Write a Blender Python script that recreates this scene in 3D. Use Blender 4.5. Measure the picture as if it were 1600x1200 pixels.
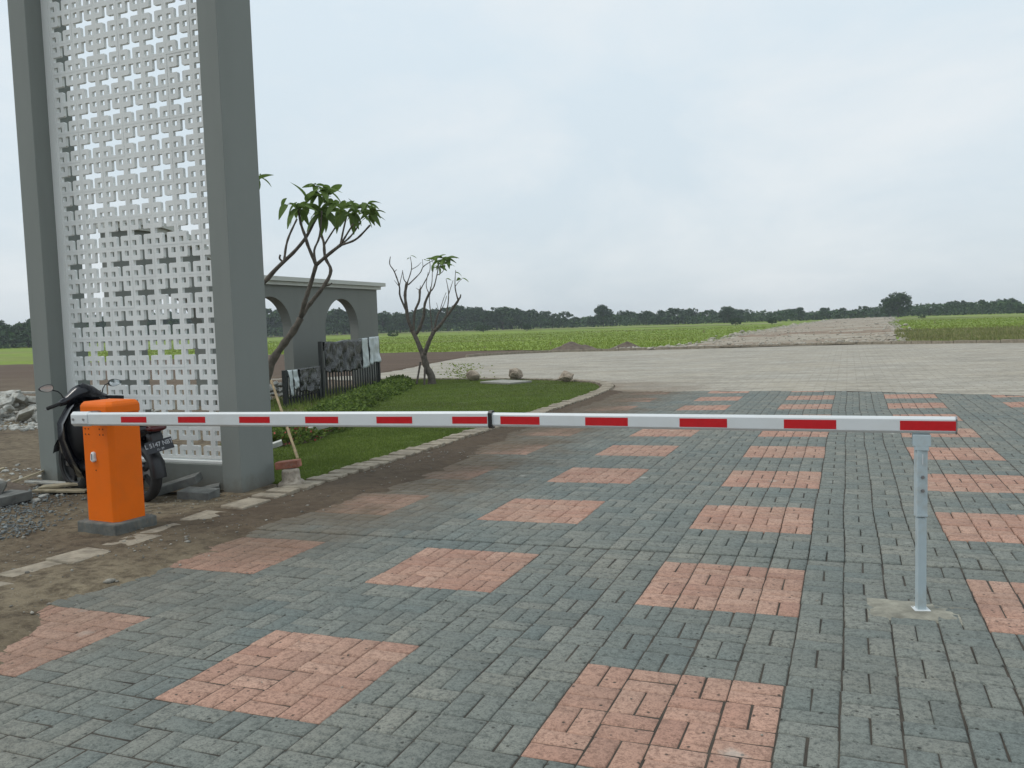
import bpy, math, random
import numpy as np
from mathutils import Vector, Matrix
random.seed(7); rng = np.random.default_rng(7)
S = bpy.context.scene
R_ = math.radians
for o in list(bpy.data.objects): bpy.data.objects.remove(o)

# ------------------------------------------------------------------ camera
CAM = np.array([0.23632, -3.49001, 1.50189]); F = 1312.886
RT = np.array([[0.9284997, 0.3700440, -0.0309159], [0.0021937, 0.0777889, 0.9969674], [-0.3713267, 0.9257518, -0.0714152]])
cd = bpy.data.cameras.new('camera'); cam = bpy.data.objects.new('camera', cd); S.collection.objects.link(cam)
cd.sensor_width = 36; cd.lens = F / 1600 * 36; cd.clip_start = .05; cd.clip_end = 5000
cam.matrix_world = Matrix([[RT[0][0], RT[1][0], -RT[2][0], CAM[0]], [RT[0][1], RT[1][1], -RT[2][1], CAM[1]],
                           [RT[0][2], RT[1][2], -RT[2][2], CAM[2]], [0, 0, 0, 1]])
S.camera = cam
S.render.resolution_x, S.render.resolution_y = 1024, 768

# ------------------------------------------------------------------ sky and sun (bright overcast)
SUN_EL, SUN_AZ = R_(58), R_(243)          # azimuth clockwise from +y
w = bpy.data.worlds.new('World'); S.world = w; w.use_nodes = True
nt = w.node_tree; nt.nodes.clear()
def wn(t, **k):
    n = nt.nodes.new(t)
    for a, b in k.items(): setattr(n, a, b)
    return n
sky = wn('ShaderNodeTexSky', sky_type='NISHITA', sun_disc=False, sun_elevation=SUN_EL, sun_rotation=SUN_AZ, air_density=1.2, dust_density=3.0)
tc = wn('ShaderNodeTexCoord'); sp = wn('ShaderNodeSeparateXYZ'); nt.links.new(tc.outputs['Generated'], sp.inputs[0])
rp = wn('ShaderNodeValToRGB'); nt.links.new(sp.outputs['Z'], rp.inputs[0])
e = rp.color_ramp.elements
e[0].position = 0; e[0].color = (.61, .70, .755, 1); e[1].position = 1; e[1].color = (.80, .93, 1.0, 1)
x = e.new(.12); x.color = (.635, .745, .82, 1); x = e.new(.30); x.color = (.67, .79, .87, 1); x = e.new(.5); x.color = (.70, .82, .905, 1)
mp = wn('ShaderNodeMapping'); mp.inputs['Scale'].default_value = (1.5, 1.5, 3.6); mp.inputs['Rotation'].default_value = (.25, .30, .4)
nt.links.new(tc.outputs['Generated'], mp.inputs[0])
nz = wn('ShaderNodeTexNoise'); nz.inputs['Scale'].default_value = 1.6; nz.inputs['Detail'].default_value = 9; nz.inputs['Roughness'].default_value = .58; nz.inputs['Distortion'].default_value = .35
nt.links.new(mp.outputs[0], nz.inputs[0])
cr = wn('ShaderNodeValToRGB'); nt.links.new(nz.outputs[0], cr.inputs[0])
cr.color_ramp.elements[0].position = .42; cr.color_ramp.elements[0].color = (0, 0, 0, 1)
cr.color_ramp.elements[1].position = .66; cr.color_ramp.elements[1].color = (1, 1, 1, 1)
cl = wn('ShaderNodeMixRGB'); cl.inputs[2].default_value = (.79, .855, .89, 1)
fm = wn('ShaderNodeMath', operation='MULTIPLY'); fm.inputs[1].default_value = .8
nt.links.new(cr.outputs[0], fm.inputs[0]); nt.links.new(fm.outputs[0], cl.inputs[0]); nt.links.new(rp.outputs[0], cl.inputs[1])
sc = wn('ShaderNodeMixRGB', blend_type='MULTIPLY'); sc.inputs[0].default_value = 1; sc.inputs[2].default_value = (11.1, 10.8, 10.65, 1)
nt.links.new(cl.outputs[0], sc.inputs[1])
mx = wn('ShaderNodeMixRGB'); mx.inputs[0].default_value = .92
nt.links.new(sky.outputs[0], mx.inputs[1]); nt.links.new(sc.outputs[0], mx.inputs[2])
bg = wn('ShaderNodeBackground'); bg.inputs[1].default_value = .1; nt.links.new(mx.outputs[0], bg.inputs[0])
wo = wn('ShaderNodeOutputWorld'); nt.links.new(bg.outputs[0], wo.inputs[0])
sd = bpy.data.lights.new('sun', 'SUN'); sd.energy = 1.25; sd.angle = R_(20); sd.color = (1, .96, .9)
sun = bpy.data.objects.new('sun', sd); S.collection.objects.link(sun)
dv = Vector((math.sin(SUN_AZ) * math.cos(SUN_EL), math.cos(SUN_AZ) * math.cos(SUN_EL), math.sin(SUN_EL)))
sun.rotation_euler = dv.to_track_quat('Z', 'Y').to_euler(); sun.location = (0, 0, 30)
S.view_settings.view_transform = 'Standard'; S.view_settings.look = 'None'; S.view_settings.exposure = 0; S.view_settings.gamma = 1
S.view_settings.use_curve_mapping = False
S.render.engine = 'CYCLES'
S.cycles.max_bounces = 6; S.cycles.volume_bounces = 0

# ------------------------------------------------------------------ ground height (slight fall of the paving)
def sclamp(t, lo, hi, s=1.5):
    t = np.asarray(t, float); return lo + s*np.logaddexp(0, (t-lo)/s) - s*np.logaddexp(0, (t-hi)/s)
def G0(x, y): return .018124424*sclamp(x, -10, 9) - .0023087068*sclamp(y, -9, 24)
_g = float(G0(0, 0))
def G(x, y): return G0(x, y) - _g
def g(x, y): return float(G(x, y))
def at(px, py, Z):                         # a point seen in that direction at a depth of Z metres
    d = RT.T @ np.array([(px-800)/F, -(py-600)/F, 1.]); return CAM + Z*d

# ------------------------------------------------------------------ mesh helpers
COL = S.collection
def new_mesh(name, V, Fc, mats, mi=None, smooth=False):
    me = bpy.data.meshes.new(name)
    V = np.asarray(V, np.float32).reshape(-1, 3)
    if isinstance(Fc, np.ndarray) and Fc.ndim == 2:
        k = Fc.shape[1]; n = len(Fc)
        me.vertices.add(len(V)); me.vertices.foreach_set('co', V.ravel())
        me.loops.add(n*k); me.loops.foreach_set('vertex_index', Fc.astype(np.int32).ravel())
        me.polygons.add(n); me.polygons.foreach_set('loop_start', np.arange(0, n*k, k, dtype=np.int32))
        me.polygons.foreach_set('loop_total', np.full(n, k, np.int32))
    else:
        me.from_pydata([tuple(map(float, v)) for v in V], [], [tuple(map(int, f)) for f in Fc])
    for m in (mats if isinstance(mats, (list, tuple)) else [mats]): me.materials.append(m)
    if mi is not None: me.polygons.foreach_set('material_index', np.asarray(mi, np.int32))
    if smooth: me.polygons.foreach_set('use_smooth', np.ones(len(me.polygons), bool))
    me.update(); me.validate(); return me
def tag(o, label=None, cat=None, group=None, kind=None):
    if label: o['label'] = label
    if cat: o['category'] = cat
    if group: o['group'] = group
    if kind: o['kind'] = kind
    return o
def link(name, me, parent=None):
    o = bpy.data.objects.new(name, me); COL.objects.link(o)
    if parent is not None: o.parent = parent
    return o
def thing(name, loc, label, cat, group=None, rot=(0, 0, 0)):
    o = bpy.data.objects.new(name, None); COL.objects.link(o); o.location = loc; o.rotation_euler = rot
    o.empty_display_size = .1
    return tag(o, label, cat, group)
class MB:
    def __init__(s): s.V = []; s.F = []; s.n = 0
    def add(s, V, Fc):
        V = [tuple(map(float, v)) for v in V]
        s.V += V; s.F += [tuple(int(i)+s.n for i in f) for f in Fc]; s.n += len(V); return s
    def box(s, c, d, M=None):
        x, y, z = d[0]/2, d[1]/2, d[2]/2
        P = [Vector((sx*x, sy*y, sz*z)) for sz in (-1, 1) for sx, sy in ((-1, -1), (1, -1), (1, 1), (-1, 1))]
        if M is not None: P = [M @ p for p in P]
        P = [p + Vector(c) for p in P]
        return s.add(P, [(3, 2, 1, 0), (4, 5, 6, 7), (0, 1, 5, 4), (1, 2, 6, 5), (2, 3, 7, 6), (3, 0, 4, 7)])
    def tube(s, pts, rad, n=8, cap=True):
        pts = [Vector(p) for p in pts]; rad = rad if hasattr(rad, '__len__') else [rad]*len(pts)
        V = []; ref = None
        for i, p in enumerate(pts):
            d = (pts[min(i+1, len(pts)-1)] - pts[max(i-1, 0)]).normalized()
            if ref is None: ref = Vector((0, 0, 1)) if abs(d.z) < .9 else Vector((1, 0, 0))
            a = d.cross(ref).normalized(); b = a.cross(d).normalized(); ref = b
            for k in range(n):
                t = 2*math.pi*k/n; V.append(p + (a*math.cos(t) + b*math.sin(t))*rad[i])
        Fc = [(i*n+k, i*n+(k+1) % n, (i+1)*n+(k+1) % n, (i+1)*n+k) for i in range(len(pts)-1) for k in range(n)]
        if cap: Fc += [tuple(range(n))[::-1], tuple((len(pts)-1)*n+k for k in range(n))]
        return s.add(V, [f[::-1] for f in Fc])
    def loft(s, secs, n=16, p=2.6):          # secs: (x, y, zc, half_w(y), half_h(z)) superellipse rings along x
        V = []
        for (x, y, z, hw, hh) in secs:
            for k in range(n):
                t = 2*math.pi*k/n; c, q = math.cos(t), math.sin(t)
                V.append((x, y + hw*math.copysign(abs(c)**(2/p), c), z + hh*math.copysign(abs(q)**(2/p), q)))
        m = len(secs)
        Fc = [(i*n+k, (i+1)*n+k, (i+1)*n+(k+1) % n, i*n+(k+1) % n) for i in range(m-1) for k in range(n)]
        Fc += [tuple(range(n)), tuple((m-1)*n+k for k in range(n))[::-1]]
        return s.add(V, [f[::-1] for f in Fc])
    def lathe(s, prof, n=24, M=None):        # prof: (r, z)
        V = [Vector((r*math.cos(2*math.pi*k/n), r*math.sin(2*math.pi*k/n), z)) for r, z in prof for k in range(n)]
        if M is not None: V = [M @ v for v in V]
        m = len(prof)
        Fc = [(i*n+k, i*n+(k+1) % n, (i+1)*n+(k+1) % n, (i+1)*n+k) for i in range(m-1) for k in range(n)]
        return s.add(V, Fc)
    def build(s, name, mat, parent=None, world=True, bevel=0, smooth=False, seg=2):
        V = np.array(s.V, float)
        if parent is not None and world: V = V - np.array(parent.matrix_basis.translation if parent.parent is None else root_loc(parent))
        me = new_mesh(name, V, s.F, mat, smooth=smooth)
        o = link(name, me, parent)
        if bevel:
            b = o.modifiers.new('bevel', 'BEVEL'); b.width = bevel; b.segments = seg; b.limit_method = 'ANGLE'; b.angle_limit = R_(40)
        return o
def root_loc(o):
    v = Vector(o.location)
    while o.parent is not None: o = o.parent; v = v + Vector(o.location)
    return v
def rz(a): return Matrix.Rotation(a, 3, 'Z')
def curve(pts, n):
    P = np.array(pts, float); d = np.r_[0, np.cumsum(np.linalg.norm(np.diff(P, axis=0), axis=1))]
    Q = []
    k = 8; m = len(P)
    for i in range(m-1):
        p0, p1, p2, p3 = P[max(i-1, 0)], P[i], P[i+1], P[min(i+2, m-1)]
        for t in np.linspace(0, 1, k, endpoint=False):
            Q.append(.5*((2*p1)+(-p0+p2)*t+(2*p0-5*p1+4*p2-p3)*t*t+(-p0+3*p1-3*p2+p3)*t**3))
    Q.append(P[-1]); Q = np.array(Q); d = np.r_[0, np.cumsum(np.linalg.norm(np.diff(Q, axis=0), axis=1))]
    t = np.linspace(0, d[-1], n); return np.stack([np.interp(t, d, Q[:, j]) for j in range(Q.shape[1])], 1)
def grid_faces(nu, nv):
    i, j = np.meshgrid(np.arange(nu-1), np.arange(nv-1), indexing='ij'); a = (i*nv+j).ravel()
    return np.stack([a, a+nv, a+nv+1, a+1], 1)
def loft_sheet(name, A, B, nu, nv, zf, mat, parent=None, power=1.0):
    a, b = curve(A, nu), curve(B, nu); t = (np.linspace(0, 1, nv)**power)[None, :, None]
    P = a[:, None, :]*(1-t) + b[:, None, :]*t; X, Y = P[..., 0].ravel(), P[..., 1].ravel()
    V = np.stack([X, Y, zf(X, Y)], 1); Fc = grid_faces(nu, nv)
    e1 = V[Fc[:, 1]]-V[Fc[:, 0]]; e2 = V[Fc[:, 3]]-V[Fc[:, 0]]
    if (e1[:, 0]*e2[:, 1]-e1[:, 1]*e2[:, 0]).sum() < 0: Fc = Fc[:, ::-1]
    return link(name, new_mesh(name, V, Fc.copy(), mat, smooth=True), parent), a, b
def noise2(x, y, seed=0, octs=4, sc=1.0):    # cheap value noise
    x = np.asarray(x, float)*sc; y = np.asarray(y, float)*sc; out = np.zeros_like(x); amp = 1; tot = 0
    def h(i, j): 
        v = np.sin(i*127.1 + j*311.7 + seed*74.7)*43758.5453; return v-np.floor(v)
    for k in range(octs):
        i, j = np.floor(x), np.floor(y); u, v = x-i, y-j; u = u*u*(3-2*u); v = v*v*(3-2*v)
        out += amp*((h(i, j)*(1-u)+h(i+1, j)*u)*(1-v)+(h(i, j+1)*(1-u)+h(i+1, j+1)*u)*v); tot += amp
        amp *= .5; x = x*2.03+17.3; y = y*2.03+9.1
    return out/tot*2-1
def inside(x, y, poly):
    x = np.asarray(x); y = np.asarray(y); c = np.zeros(x.shape, bool); P = np.asarray(poly); j = len(P)-1
    for i in range(len(P)):
        xi, yi, xj, yj = *P[i], *P[j]
        c ^= ((yi > y) != (yj > y)) & (x < (xj-xi)*(y-yi)/((yj-yi) if yj != yi else 1e-9)+xi); j = i
    return c

# ------------------------------------------------------------------ materials
class NM:
    def __init__(s, name):
        s.m = bpy.data.materials.new(name); s.m.use_nodes = True; s.t = s.m.node_tree; s.b = s.t.nodes['Principled BSDF']
        s.out = s.t.nodes['Material Output']
        s.g = s.t.nodes.new('ShaderNodeNewGeometry'); s.c = s.t.nodes.new('ShaderNodeTexCoord'); s.P = s.g.outputs['Position']; s.O = s.c.outputs['Object']
    def n(s, t, **k):
        n = s.t.nodes.new(t)
        for a, b in k.items(): setattr(n, a, b)
        return n
    def L(s, a, b): s.t.links.new(a, b)
    def noise(s, scale, detail=4, rough=.55, vec=None, dist=0, stretch=None):
        v = vec or s.P
        if stretch:
            m = s.n('ShaderNodeMapping'); m.inputs['Scale'].default_value = stretch; s.L(v, m.inputs[0]); v = m.outputs[0]
        n = s.n('ShaderNodeTexNoise'); n.inputs['Scale'].default_value = scale; n.inputs['Detail'].default_value = detail
        n.inputs['Roughness'].default_value = rough; n.inputs['Distortion'].default_value = dist; s.L(v, n.inputs[0]); return n.outputs[0]
    def ramp(s, fac, stops):
        r = s.n('ShaderNodeValToRGB'); s.L(fac, r.inputs[0]); e = r.color_ramp.elements
        for i, (p, c) in enumerate(stops):
            if not hasattr(c, '__len__'): c = (c, c, c)
            el = e[i] if i < 2 else e.new(p)
            el.position = p; el.color = (*c, 1)
        return r.outputs[0]
    def mix(s, f, a, b, mode='MIX'):
        m = s.n('ShaderNodeMixRGB', blend_type=mode)
        for i, v in enumerate((f, a, b)):
            if hasattr(v, 'is_linked') or hasattr(v, 'links'): s.L(v, m.inputs[i])
            elif i == 0: m.inputs[0].default_value = v
            else: m.inputs[i].default_value = (*v, 1) if hasattr(v, '__len__') else (v, v, v, 1)
        return m.outputs[0]
    def math(s, op, a, b=None, clamp=False):
        m = s.n('ShaderNodeMath', operation=op); m.use_clamp = clamp
        for i, v in enumerate((a, b)):
            if v is None: continue
            if hasattr(v, 'links'): s.L(v, m.inputs[i])
            else: m.inputs[i].default_value = v
        return m.outputs[0]
    def bump(s, h, strength=.5, dist=.01):
        b = s.n('ShaderNodeBump'); b.inputs['Strength'].default_value = strength; b.inputs['Distance'].default_value = dist
        s.L(h, b.inputs['Height']); s.L(b.outputs[0], s.b.inputs['Normal'])
    def fin(s, col=None, rough=.8, metal=0, spec=.5):
        if col is not None:
            if hasattr(col, 'links'): s.L(col, s.b.inputs['Base Color'])
            else: s.b.inputs['Base Color'].default_value = (*col, 1)
        if hasattr(rough, 'links'): s.L(rough, s.b.inputs['Roughness'])
        else: s.b.inputs['Roughness'].default_value = rough
        s.b.inputs['Metallic'].default_value = metal; s.b.inputs['Specular IOR Level'].default_value = spec
        return s.m
def simple(name, col, rough=.7, var=.12, scale=6, bump=.15, bs=60, metal=0, spec=.5, dist=.004, dirt=None, vec='P'):
    q = NM(name); v = q.O if vec == 'O' else q.P
    n = q.noise(scale, 5, .6, v); c2 = tuple(x*(1-var*1.6) for x in col); c1 = tuple(min(1, x*(1+var)) for x in col)
    c = q.mix(q.ramp(n, [(.3, 0), (.7, 1)]), c2, c1)
    if dirt:
        n2 = q.noise(scale*2.7, 6, .65, v); c = q.mix(q.math('MULTIPLY', q.ramp(n2, [(.5, 0), (.68, 1)]), dirt[1]), c, dirt[0])
    if bump: q.bump(q.noise(bs, 5, .6, v), bump, dist)
    return q.fin(c, rough, metal, spec)

def paver_mat(name, a, b, c):
    q = NM(name)
    oi = q.n('ShaderNodeObjectInfo')
    r = q.math('FRACT', q.math('ADD', oi.outputs['Random'], q.g.outputs['Random Per Island']))
    r2 = q.math('FRACT', q.math('MULTIPLY', r, 7.31))
    col = q.ramp(r, [(0, a), (.5, b), (.85, c), (1, tuple(v*.86 for v in a))])
    col = q.mix(q.math('MULTIPLY', r2, .30), col, tuple(v*.62 for v in b))
    big = q.noise(.9, 4, .6); col = q.mix(q.ramp(big, [(.35, .28), (.62, 0)]), col, (.30, .27, .21))       # dust film in patches
    sp_ = q.noise(38, 6, .75); col = q.mix(q.ramp(sp_, [(.36, .8), (.53, 0)]), col, tuple(v*.42 for v in b))
    fi = q.noise(110, 4, .8); col = q.mix(q.ramp(fi, [(.36, .85), (.47, 0), (.68, .0)]), col, tuple(v*.38 for v in b))
    col = q.mix(q.ramp(fi, [(.56, 0), (.72, .45)]), col, tuple(min(1, v*1.7) for v in b))
    vo = q.n('ShaderNodeTexVoronoi'); vo.inputs['Scale'].default_value = 21; q.L(q.P, vo.inputs['Vector'])
    vs = q.n('ShaderNodeSeparateXYZ'); q.L(vo.outputs['Color'], vs.inputs[0])
    spot = q.math('MULTIPLY', q.ramp(vo.outputs['Distance'], [(.10, 1), (.19, 0)]), q.ramp(vs.outputs[0], [(.50, 0), (.54, 1)]))
    col = q.mix(q.math('MULTIPLY', spot, .85), col, (.035, .035, .03))
    vo2 = q.n('ShaderNodeTexVoronoi'); vo2.inputs['Scale'].default_value = 3.3; q.L(q.P, vo2.inputs['Vector'])
    vs2 = q.n('ShaderNodeSeparateXYZ'); q.L(vo2.outputs['Color'], vs2.inputs[0])
    sm = q.math('MULTIPLY', q.ramp(q.math('ADD', vo2.outputs['Distance'], q.math('MULTIPLY', q.noise(25, 3, .6), .3)), [(.2, 1), (.34, 0)]), q.ramp(vs2.outputs[1], [(.86, 0), (.9, 1)]))
    col = q.mix(q.math('MULTIPLY', sm, .4), col, (.52, .52, .47))
    # soil washed over the pavers beside the verge
    ps = q.n('ShaderNodeSeparateXYZ'); q.L(q.P, ps.inputs[0])
    edge = q.math('ADD', ps.outputs[0], q.math('MULTIPLY', q.math('SUBTRACT', q.noise(1.1, 6, .65), .5), 3.2))
    m = q.ramp(q.math('MULTIPLY', q.math('ADD', edge, 4.45), .5, True), [(.02, .97), (.36, .85), (.68, .36), (.98, 0)])
    ynear = q.ramp(q.math('MULTIPLY', ps.outputs[1], .2, True), [(.1, .35), (.55, 1)])
    m = q.math('MULTIPLY', m, ynear)
    soil = q.mix(q.noise(6, 5, .6), (.070, .052, .036), (.155, .12, .08))
    col = q.mix(m, col, soil)
    col2 = q.math('ADD', q.math('SUBTRACT', q.math('MULTIPLY', fi, .4), q.math('MULTIPLY', spot, .6)), sp_)
    q.bump(col2, .6, .005)
    return q.fin(col, .86, 0, .3)
M_GREY = paver_mat('grey_paver', (.148, .176, .168), (.182, .204, .187), (.228, .236, .208))
M_RED = paver_mat('red_paver', (.40, .22, .165), (.46, .27, .20), (.50, .31, .235))
M_JOINT = simple('joint_soil', (.055, .046, .035), .95, .4, 5, .3)
def soil_mat():
    q = NM('bare_soil')
    n = q.noise(.55, 6, .65); f = q.noise(9, 7, .7); ff = q.noise(60, 5, .7)
    c = q.ramp(n, [(.3, (.105, .078, .053)), (.5, (.17, .135, .09)), (.7, (.26, .215, .145))])
    c = q.mix(q.ramp(f, [(.38, .8), (.56, 0)]), c, (.065, .048, .032))
    c = q.mix(q.ramp(ff, [(.58, 0), (.72, .55)]), c, (.34, .31, .25))
    ps = q.n('ShaderNodeSeparateXYZ'); q.L(q.P, ps.inputs[0])
    kk = q.ramp(q.math('MULTIPLY', q.math('ADD', ps.outputs[0], 5.3), 1.2, True), [(.05, 0), (.6, 1)])
    kk = q.math('MULTIPLY', kk, q.ramp(q.math('MULTIPLY', q.math('ADD', ps.outputs[1], q.math('MULTIPLY', n, 2.0)), .25, True), [(.55, 0), (.85, .85)]))
    c = q.mix(kk, c, q.mix(f, (.050, .036, .026), (.12, .088, .06)))
    far = q.math('MULTIPLY', q.math('SUBTRACT', ps.outputs[1], 10.), .06, True)
    c = q.mix(far, c, q.mix(q.noise(.5, 6, .6, None, 0, (.25, 1.6, 1)), (.062, .040, .028), (.145, .105, .075)))
    q.bump(q.math('ADD', f, q.math('MULTIPLY', ff, .4)), .9, .03)
    return q.fin(c, .95, 0, .2)
M_SOIL = soil_mat()
def road_mat():
    q = NM('pale_grey_road_pavers')
    br = q.n('ShaderNodeTexBrick'); br.inputs['Scale'].default_value = 1; br.inputs['Brick Width'].default_value = .42; br.inputs['Row Height'].default_value = .21
    br.inputs['Mortar Size'].default_value = .012; br.inputs['Color1'].default_value = (.43, .40, .34, 1); br.inputs['Color2'].default_value = (.33, .31, .265, 1)
    br.inputs['Mortar'].default_value = (.22, .20, .165, 1)
    m = q.n('ShaderNodeMapping'); m.inputs['Rotation'].default_value = (0, 0, R_(0)); q.L(q.P, m.inputs[0]); q.L(m.outputs[0], br.inputs[0])
    c = q.mix(q.ramp(q.noise(.35, 6, .65), [(.35, .55), (.65, 0)]), br.outputs[0], (.36, .31, .23))
    c = q.mix(q.ramp(q.noise(1.1, 7, .75, None, 0, (.35, 1.6, 1)), [(.38, .85), (.54, 0)]), c, (.21, .19, .155))
    c = q.mix(q.ramp(q.noise(7, 5, .75), [(.5, 0), (.7, .55)]), c, (.50, .48, .43)); c = q.mix(q.ramp(q.noise(4.5, 6, .8, None, 0, (.6, 1.4, 1)), [(.36, .7), (.5, 0)]), c, (.19, .175, .145))
    ps = q.n('ShaderNodeSeparateXYZ'); q.L(q.P, ps.inputs[0])
    e_ = q.math('ADD', ps.outputs[0], q.math('MULTIPLY', ps.outputs[1], .45))
    e_ = q.math('ADD', e_, q.math('MULTIPLY', q.math('SUBTRACT', q.noise(.8, 6, .7), .5), 7))
    mk = q.ramp(q.math('MULTIPLY', q.math('SUBTRACT', 6.6, e_), .16, True), [(.25, 0), (.75, .8)])
    mk2 = q.ramp(q.math('MULTIPLY', q.math('SUBTRACT', ps.outputs[1], 17), .3, True), [(.1, 1), (.9, 0)])
    c = q.mix(q.math('MULTIPLY', mk, mk2), c, (.16, .115, .075))
    q.bump(br.outputs[1], -.4, .01)
    return q.fin(c, .9, 0, .3)
M_ROAD = road_mat()
def grass_sheet(name, a, b, c, sc=.35, patch=(.17, .15, .08), pf=.5):
    q = NM(name); n = q.noise(sc, 7, .65); f = q.noise(sc*14, 5, .7)
    col = q.ramp(n, [(.32, a), (.5, b), (.68, c)]); col = q.mix(q.ramp(f, [(.35, .45), (.6, 0)]), col, tuple(v*.65 for v in a))
    col = q.mix(q.math('MULTIPLY', q.ramp(q.noise(sc*.35, 6, .6, None, .3, (.5, 1.6, 1)), [(.52, 0), (.64, 1)]), pf), col, patch)
    q.bump(f, .8, .05); return q.fin(col, .95, 0, .15)
M_LAWN = grass_sheet('lawn_turf', (.06, .085, .022), (.09, .125, .03), (.12, .16, .04), 1.2, (.05, .05, .02), .5)
M_FIELD = grass_sheet('field_grass', (.145, .205, .028), (.19, .262, .038), (.24, .31, .05), .09, (.17, .165, .075), .6)
def blade_mat(name, a, b, c):
    q = NM(name); r = q.g.outputs['Random Per Island']; col = q.ramp(r, [(0, a), (.55, b), (1, c)])
    col = q.mix(q.ramp(q.noise(1.1, 5, .6), [(.35, .5), (.6, 0)]), col, a)
    col = q.mix(q.math('MULTIPLY', q.ramp(q.noise(.07, 6, .6, None, .3, (.6, 1.5, 1)), [(.48, 0), (.62, 1)]), .55), col, tuple(v*w for v, w in zip(a, (1.05, .82, 1.3))))
    q.b.inputs['Transmission Weight'].default_value = 0
    tr = q.n('ShaderNodeBsdfTranslucent'); q.L(col, tr.inputs[0]); ms = q.n('ShaderNodeMixShader'); ms.inputs[0].default_value = .38
    q.L(q.b.outputs[0], ms.inputs[1]); q.L(tr.outputs[0], ms.inputs[2]); q.L(ms.outputs[0], q.out.inputs[0])
    return q.fin(col, .7, 0, .3)
M_BLADE = blade_mat('lawn_blade', (.105, .155, .030), (.175, .245, .048), (.27, .33, .09))
M_FBLADE = blade_mat('field_blade', (.18, .245, .038), (.23, .305, .046), (.29, .345, .07))
M_DRY = blade_mat('dry_weed', (.16, .18, .06), (.25, .25, .10), (.36, .32, .17))
M_HEDGE = blade_mat('shrub_leaf', (.07, .11, .025), (.13, .20, .04), (.25, .33, .07))
M_LEAF = blade_mat('frangipani_leaf', (.05, .09, .028), (.15, .24, .055), (.40, .48, .18))
def tree_mat(name, k):
    q = NM(name); oi = q.n('ShaderNodeObjectInfo')
    r = q.g.outputs['Random Per Island']; col = q.ramp(r, [(0, (.018*k, .036*k, .016*k)), (.6, (.032*k, .060*k, .022*k)), (1, (.062*k, .098*k, .034*k))])
    col = q.mix(q.math('MULTIPLY', oi.outputs['Random'], .4), col, (.03*k, .052*k, .03*k)); return q.fin(col, .9, 0, .1)
M_CROWN = tree_mat('tree_foliage', 1.5)
M_BARK = simple('frangipani_bark', (.105, .09, .072), .9, .3, 14, .5, 60)
M_TRUNK = simple('far_trunk', (.06, .05, .04), .9)
def paint_mat(name, col, streak=.25, rough=.75):
    q = NM(name); n = q.noise(1.3, 5, .6); st = q.noise(3.5, 5, .6, None, 0, (1, 1, .12))
    c = q.mix(q.ramp(n, [(.3, .16), (.7, 0)]), col, tuple(v*.75 for v in col))
    c = q.mix(q.ramp(st, [(.5, 0), (.75, streak)]), c, tuple(v*.68 for v in col))
    ps = q.n('ShaderNodeSeparateXYZ'); q.L(q.P, ps.inputs[0])
    lo = q.math('ADD', ps.outputs[2], q.math('MULTIPLY', q.noise(5, 5, .7), .35))
    c = q.mix(q.ramp(lo, [(.08, .6), (.26, 0)]), c, (.12, .10, .075))
    q.bump(q.noise(45, 6, .65), .25, .004); return q.fin(c, rough, 0, .35)
M_PILLAR = paint_mat('grey_wall_paint', (.218, .238, .222))
M_WALL = paint_mat('grey_arch_paint', (.185, .195, .178))
M_SCREEN = paint_mat('white_block_paint', (.76, .78, .765), .35)
M_CAPW = paint_mat('pale_cap_paint', (.52, .53, .49), .3)
M_CONC = simple('dark_concrete', (.12, .125, .115), .9, .25, 9, .6, 50, dirt=((.19, .16, .12), .6))
M_KERB = simple('kerb_concrete', (.29, .25, .19), .92, .22, 7, .6, 60, dirt=((.15, .12, .08), .7))
M_CHUNK = simple('broken_concrete', (.43, .43, .395), .92, .25, 5, .7, 40, dirt=((.22, .18, .13), .7))
M_PEB = simple('pebble', (.25, .235, .20), .9, .5, 12, .2)
M_GRAV = simple('grey_gravel', (.17, .19, .19), .9, .45, 14, .2)
M_PILE = simple('mound_soil', (.13, .10, .075), .95, .3, 3, .8, 20, dist=.03)
M_RUBB = simple('limestone_rubble', (.39, .355, .295), .92, .25, 3, .6, 20)
M_ORANGE = simple('orange_powder_coat', (.78, .145, .002), .5, .04, 3, .06, 300, dirt=((.45, .14, .03), .12), spec=.25)
M_WHITE = simple('white_enamel', (.62, .65, .66), .38, .03, 2, .03, 200, dirt=((.55, .56, .54), .35))
M_POST = simple('pale_blue_grey_enamel', (.42, .50, .53), .42, .06, 4, .05, 200, dirt=((.35, .36, .33), .5))
M_REDST = simple('red_reflective_film', (.52, .006, .012), .28, .05, 30, .05, 500)
M_BLACKP = simple('black_plastic', (.012, .013, .015), .4, .2, 8, .1, 120)
M_BGLOSS = simple('dark_gloss_paint', (.006, .007, .012), .14, .1, 8, 0)
M_RUB = simple('tyre_rubber', (.018, .018, .018), .85, .2, 10, .3)
M_METAL = simple('dull_steel', (.35, .35, .36), .35, .1, 20, .05, metal=1)
M_MIRROR = simple('mirror_glass', (.75, .8, .85), .04, .02, 2, 0, metal=1)
M_LAMP = simple('red_lamp', (.07, .004, .005), .2, 0.05, 3, 0)
M_BRICK = simple('red_brick', (.33, .13, .085), .9, .25, 12, .5, dirt=((.22, .19, .16), .5))
M_SLABG = simple('grey_block', (.15, .155, .145), .92, .25, 8, .6)
M_POT = simple('weathered_cement_pot', (.36, .31, .25), .9, .3, 7, .5, dirt=((.18, .14, .10), .8), vec='O')
M_BAMBOO = simple('bamboo', (.30, .22, .11), .6, .3, 12, .2)
M_WOOD = simple('weathered_plank', (.36, .31, .21), .85, .3, 6, .4, dirt=((.2, .16, .1), .6))
M_ROCK = simple('pale_rock', (.34, .28, .215), .92, .3, 6, .9, 14, dist=.03)
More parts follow.
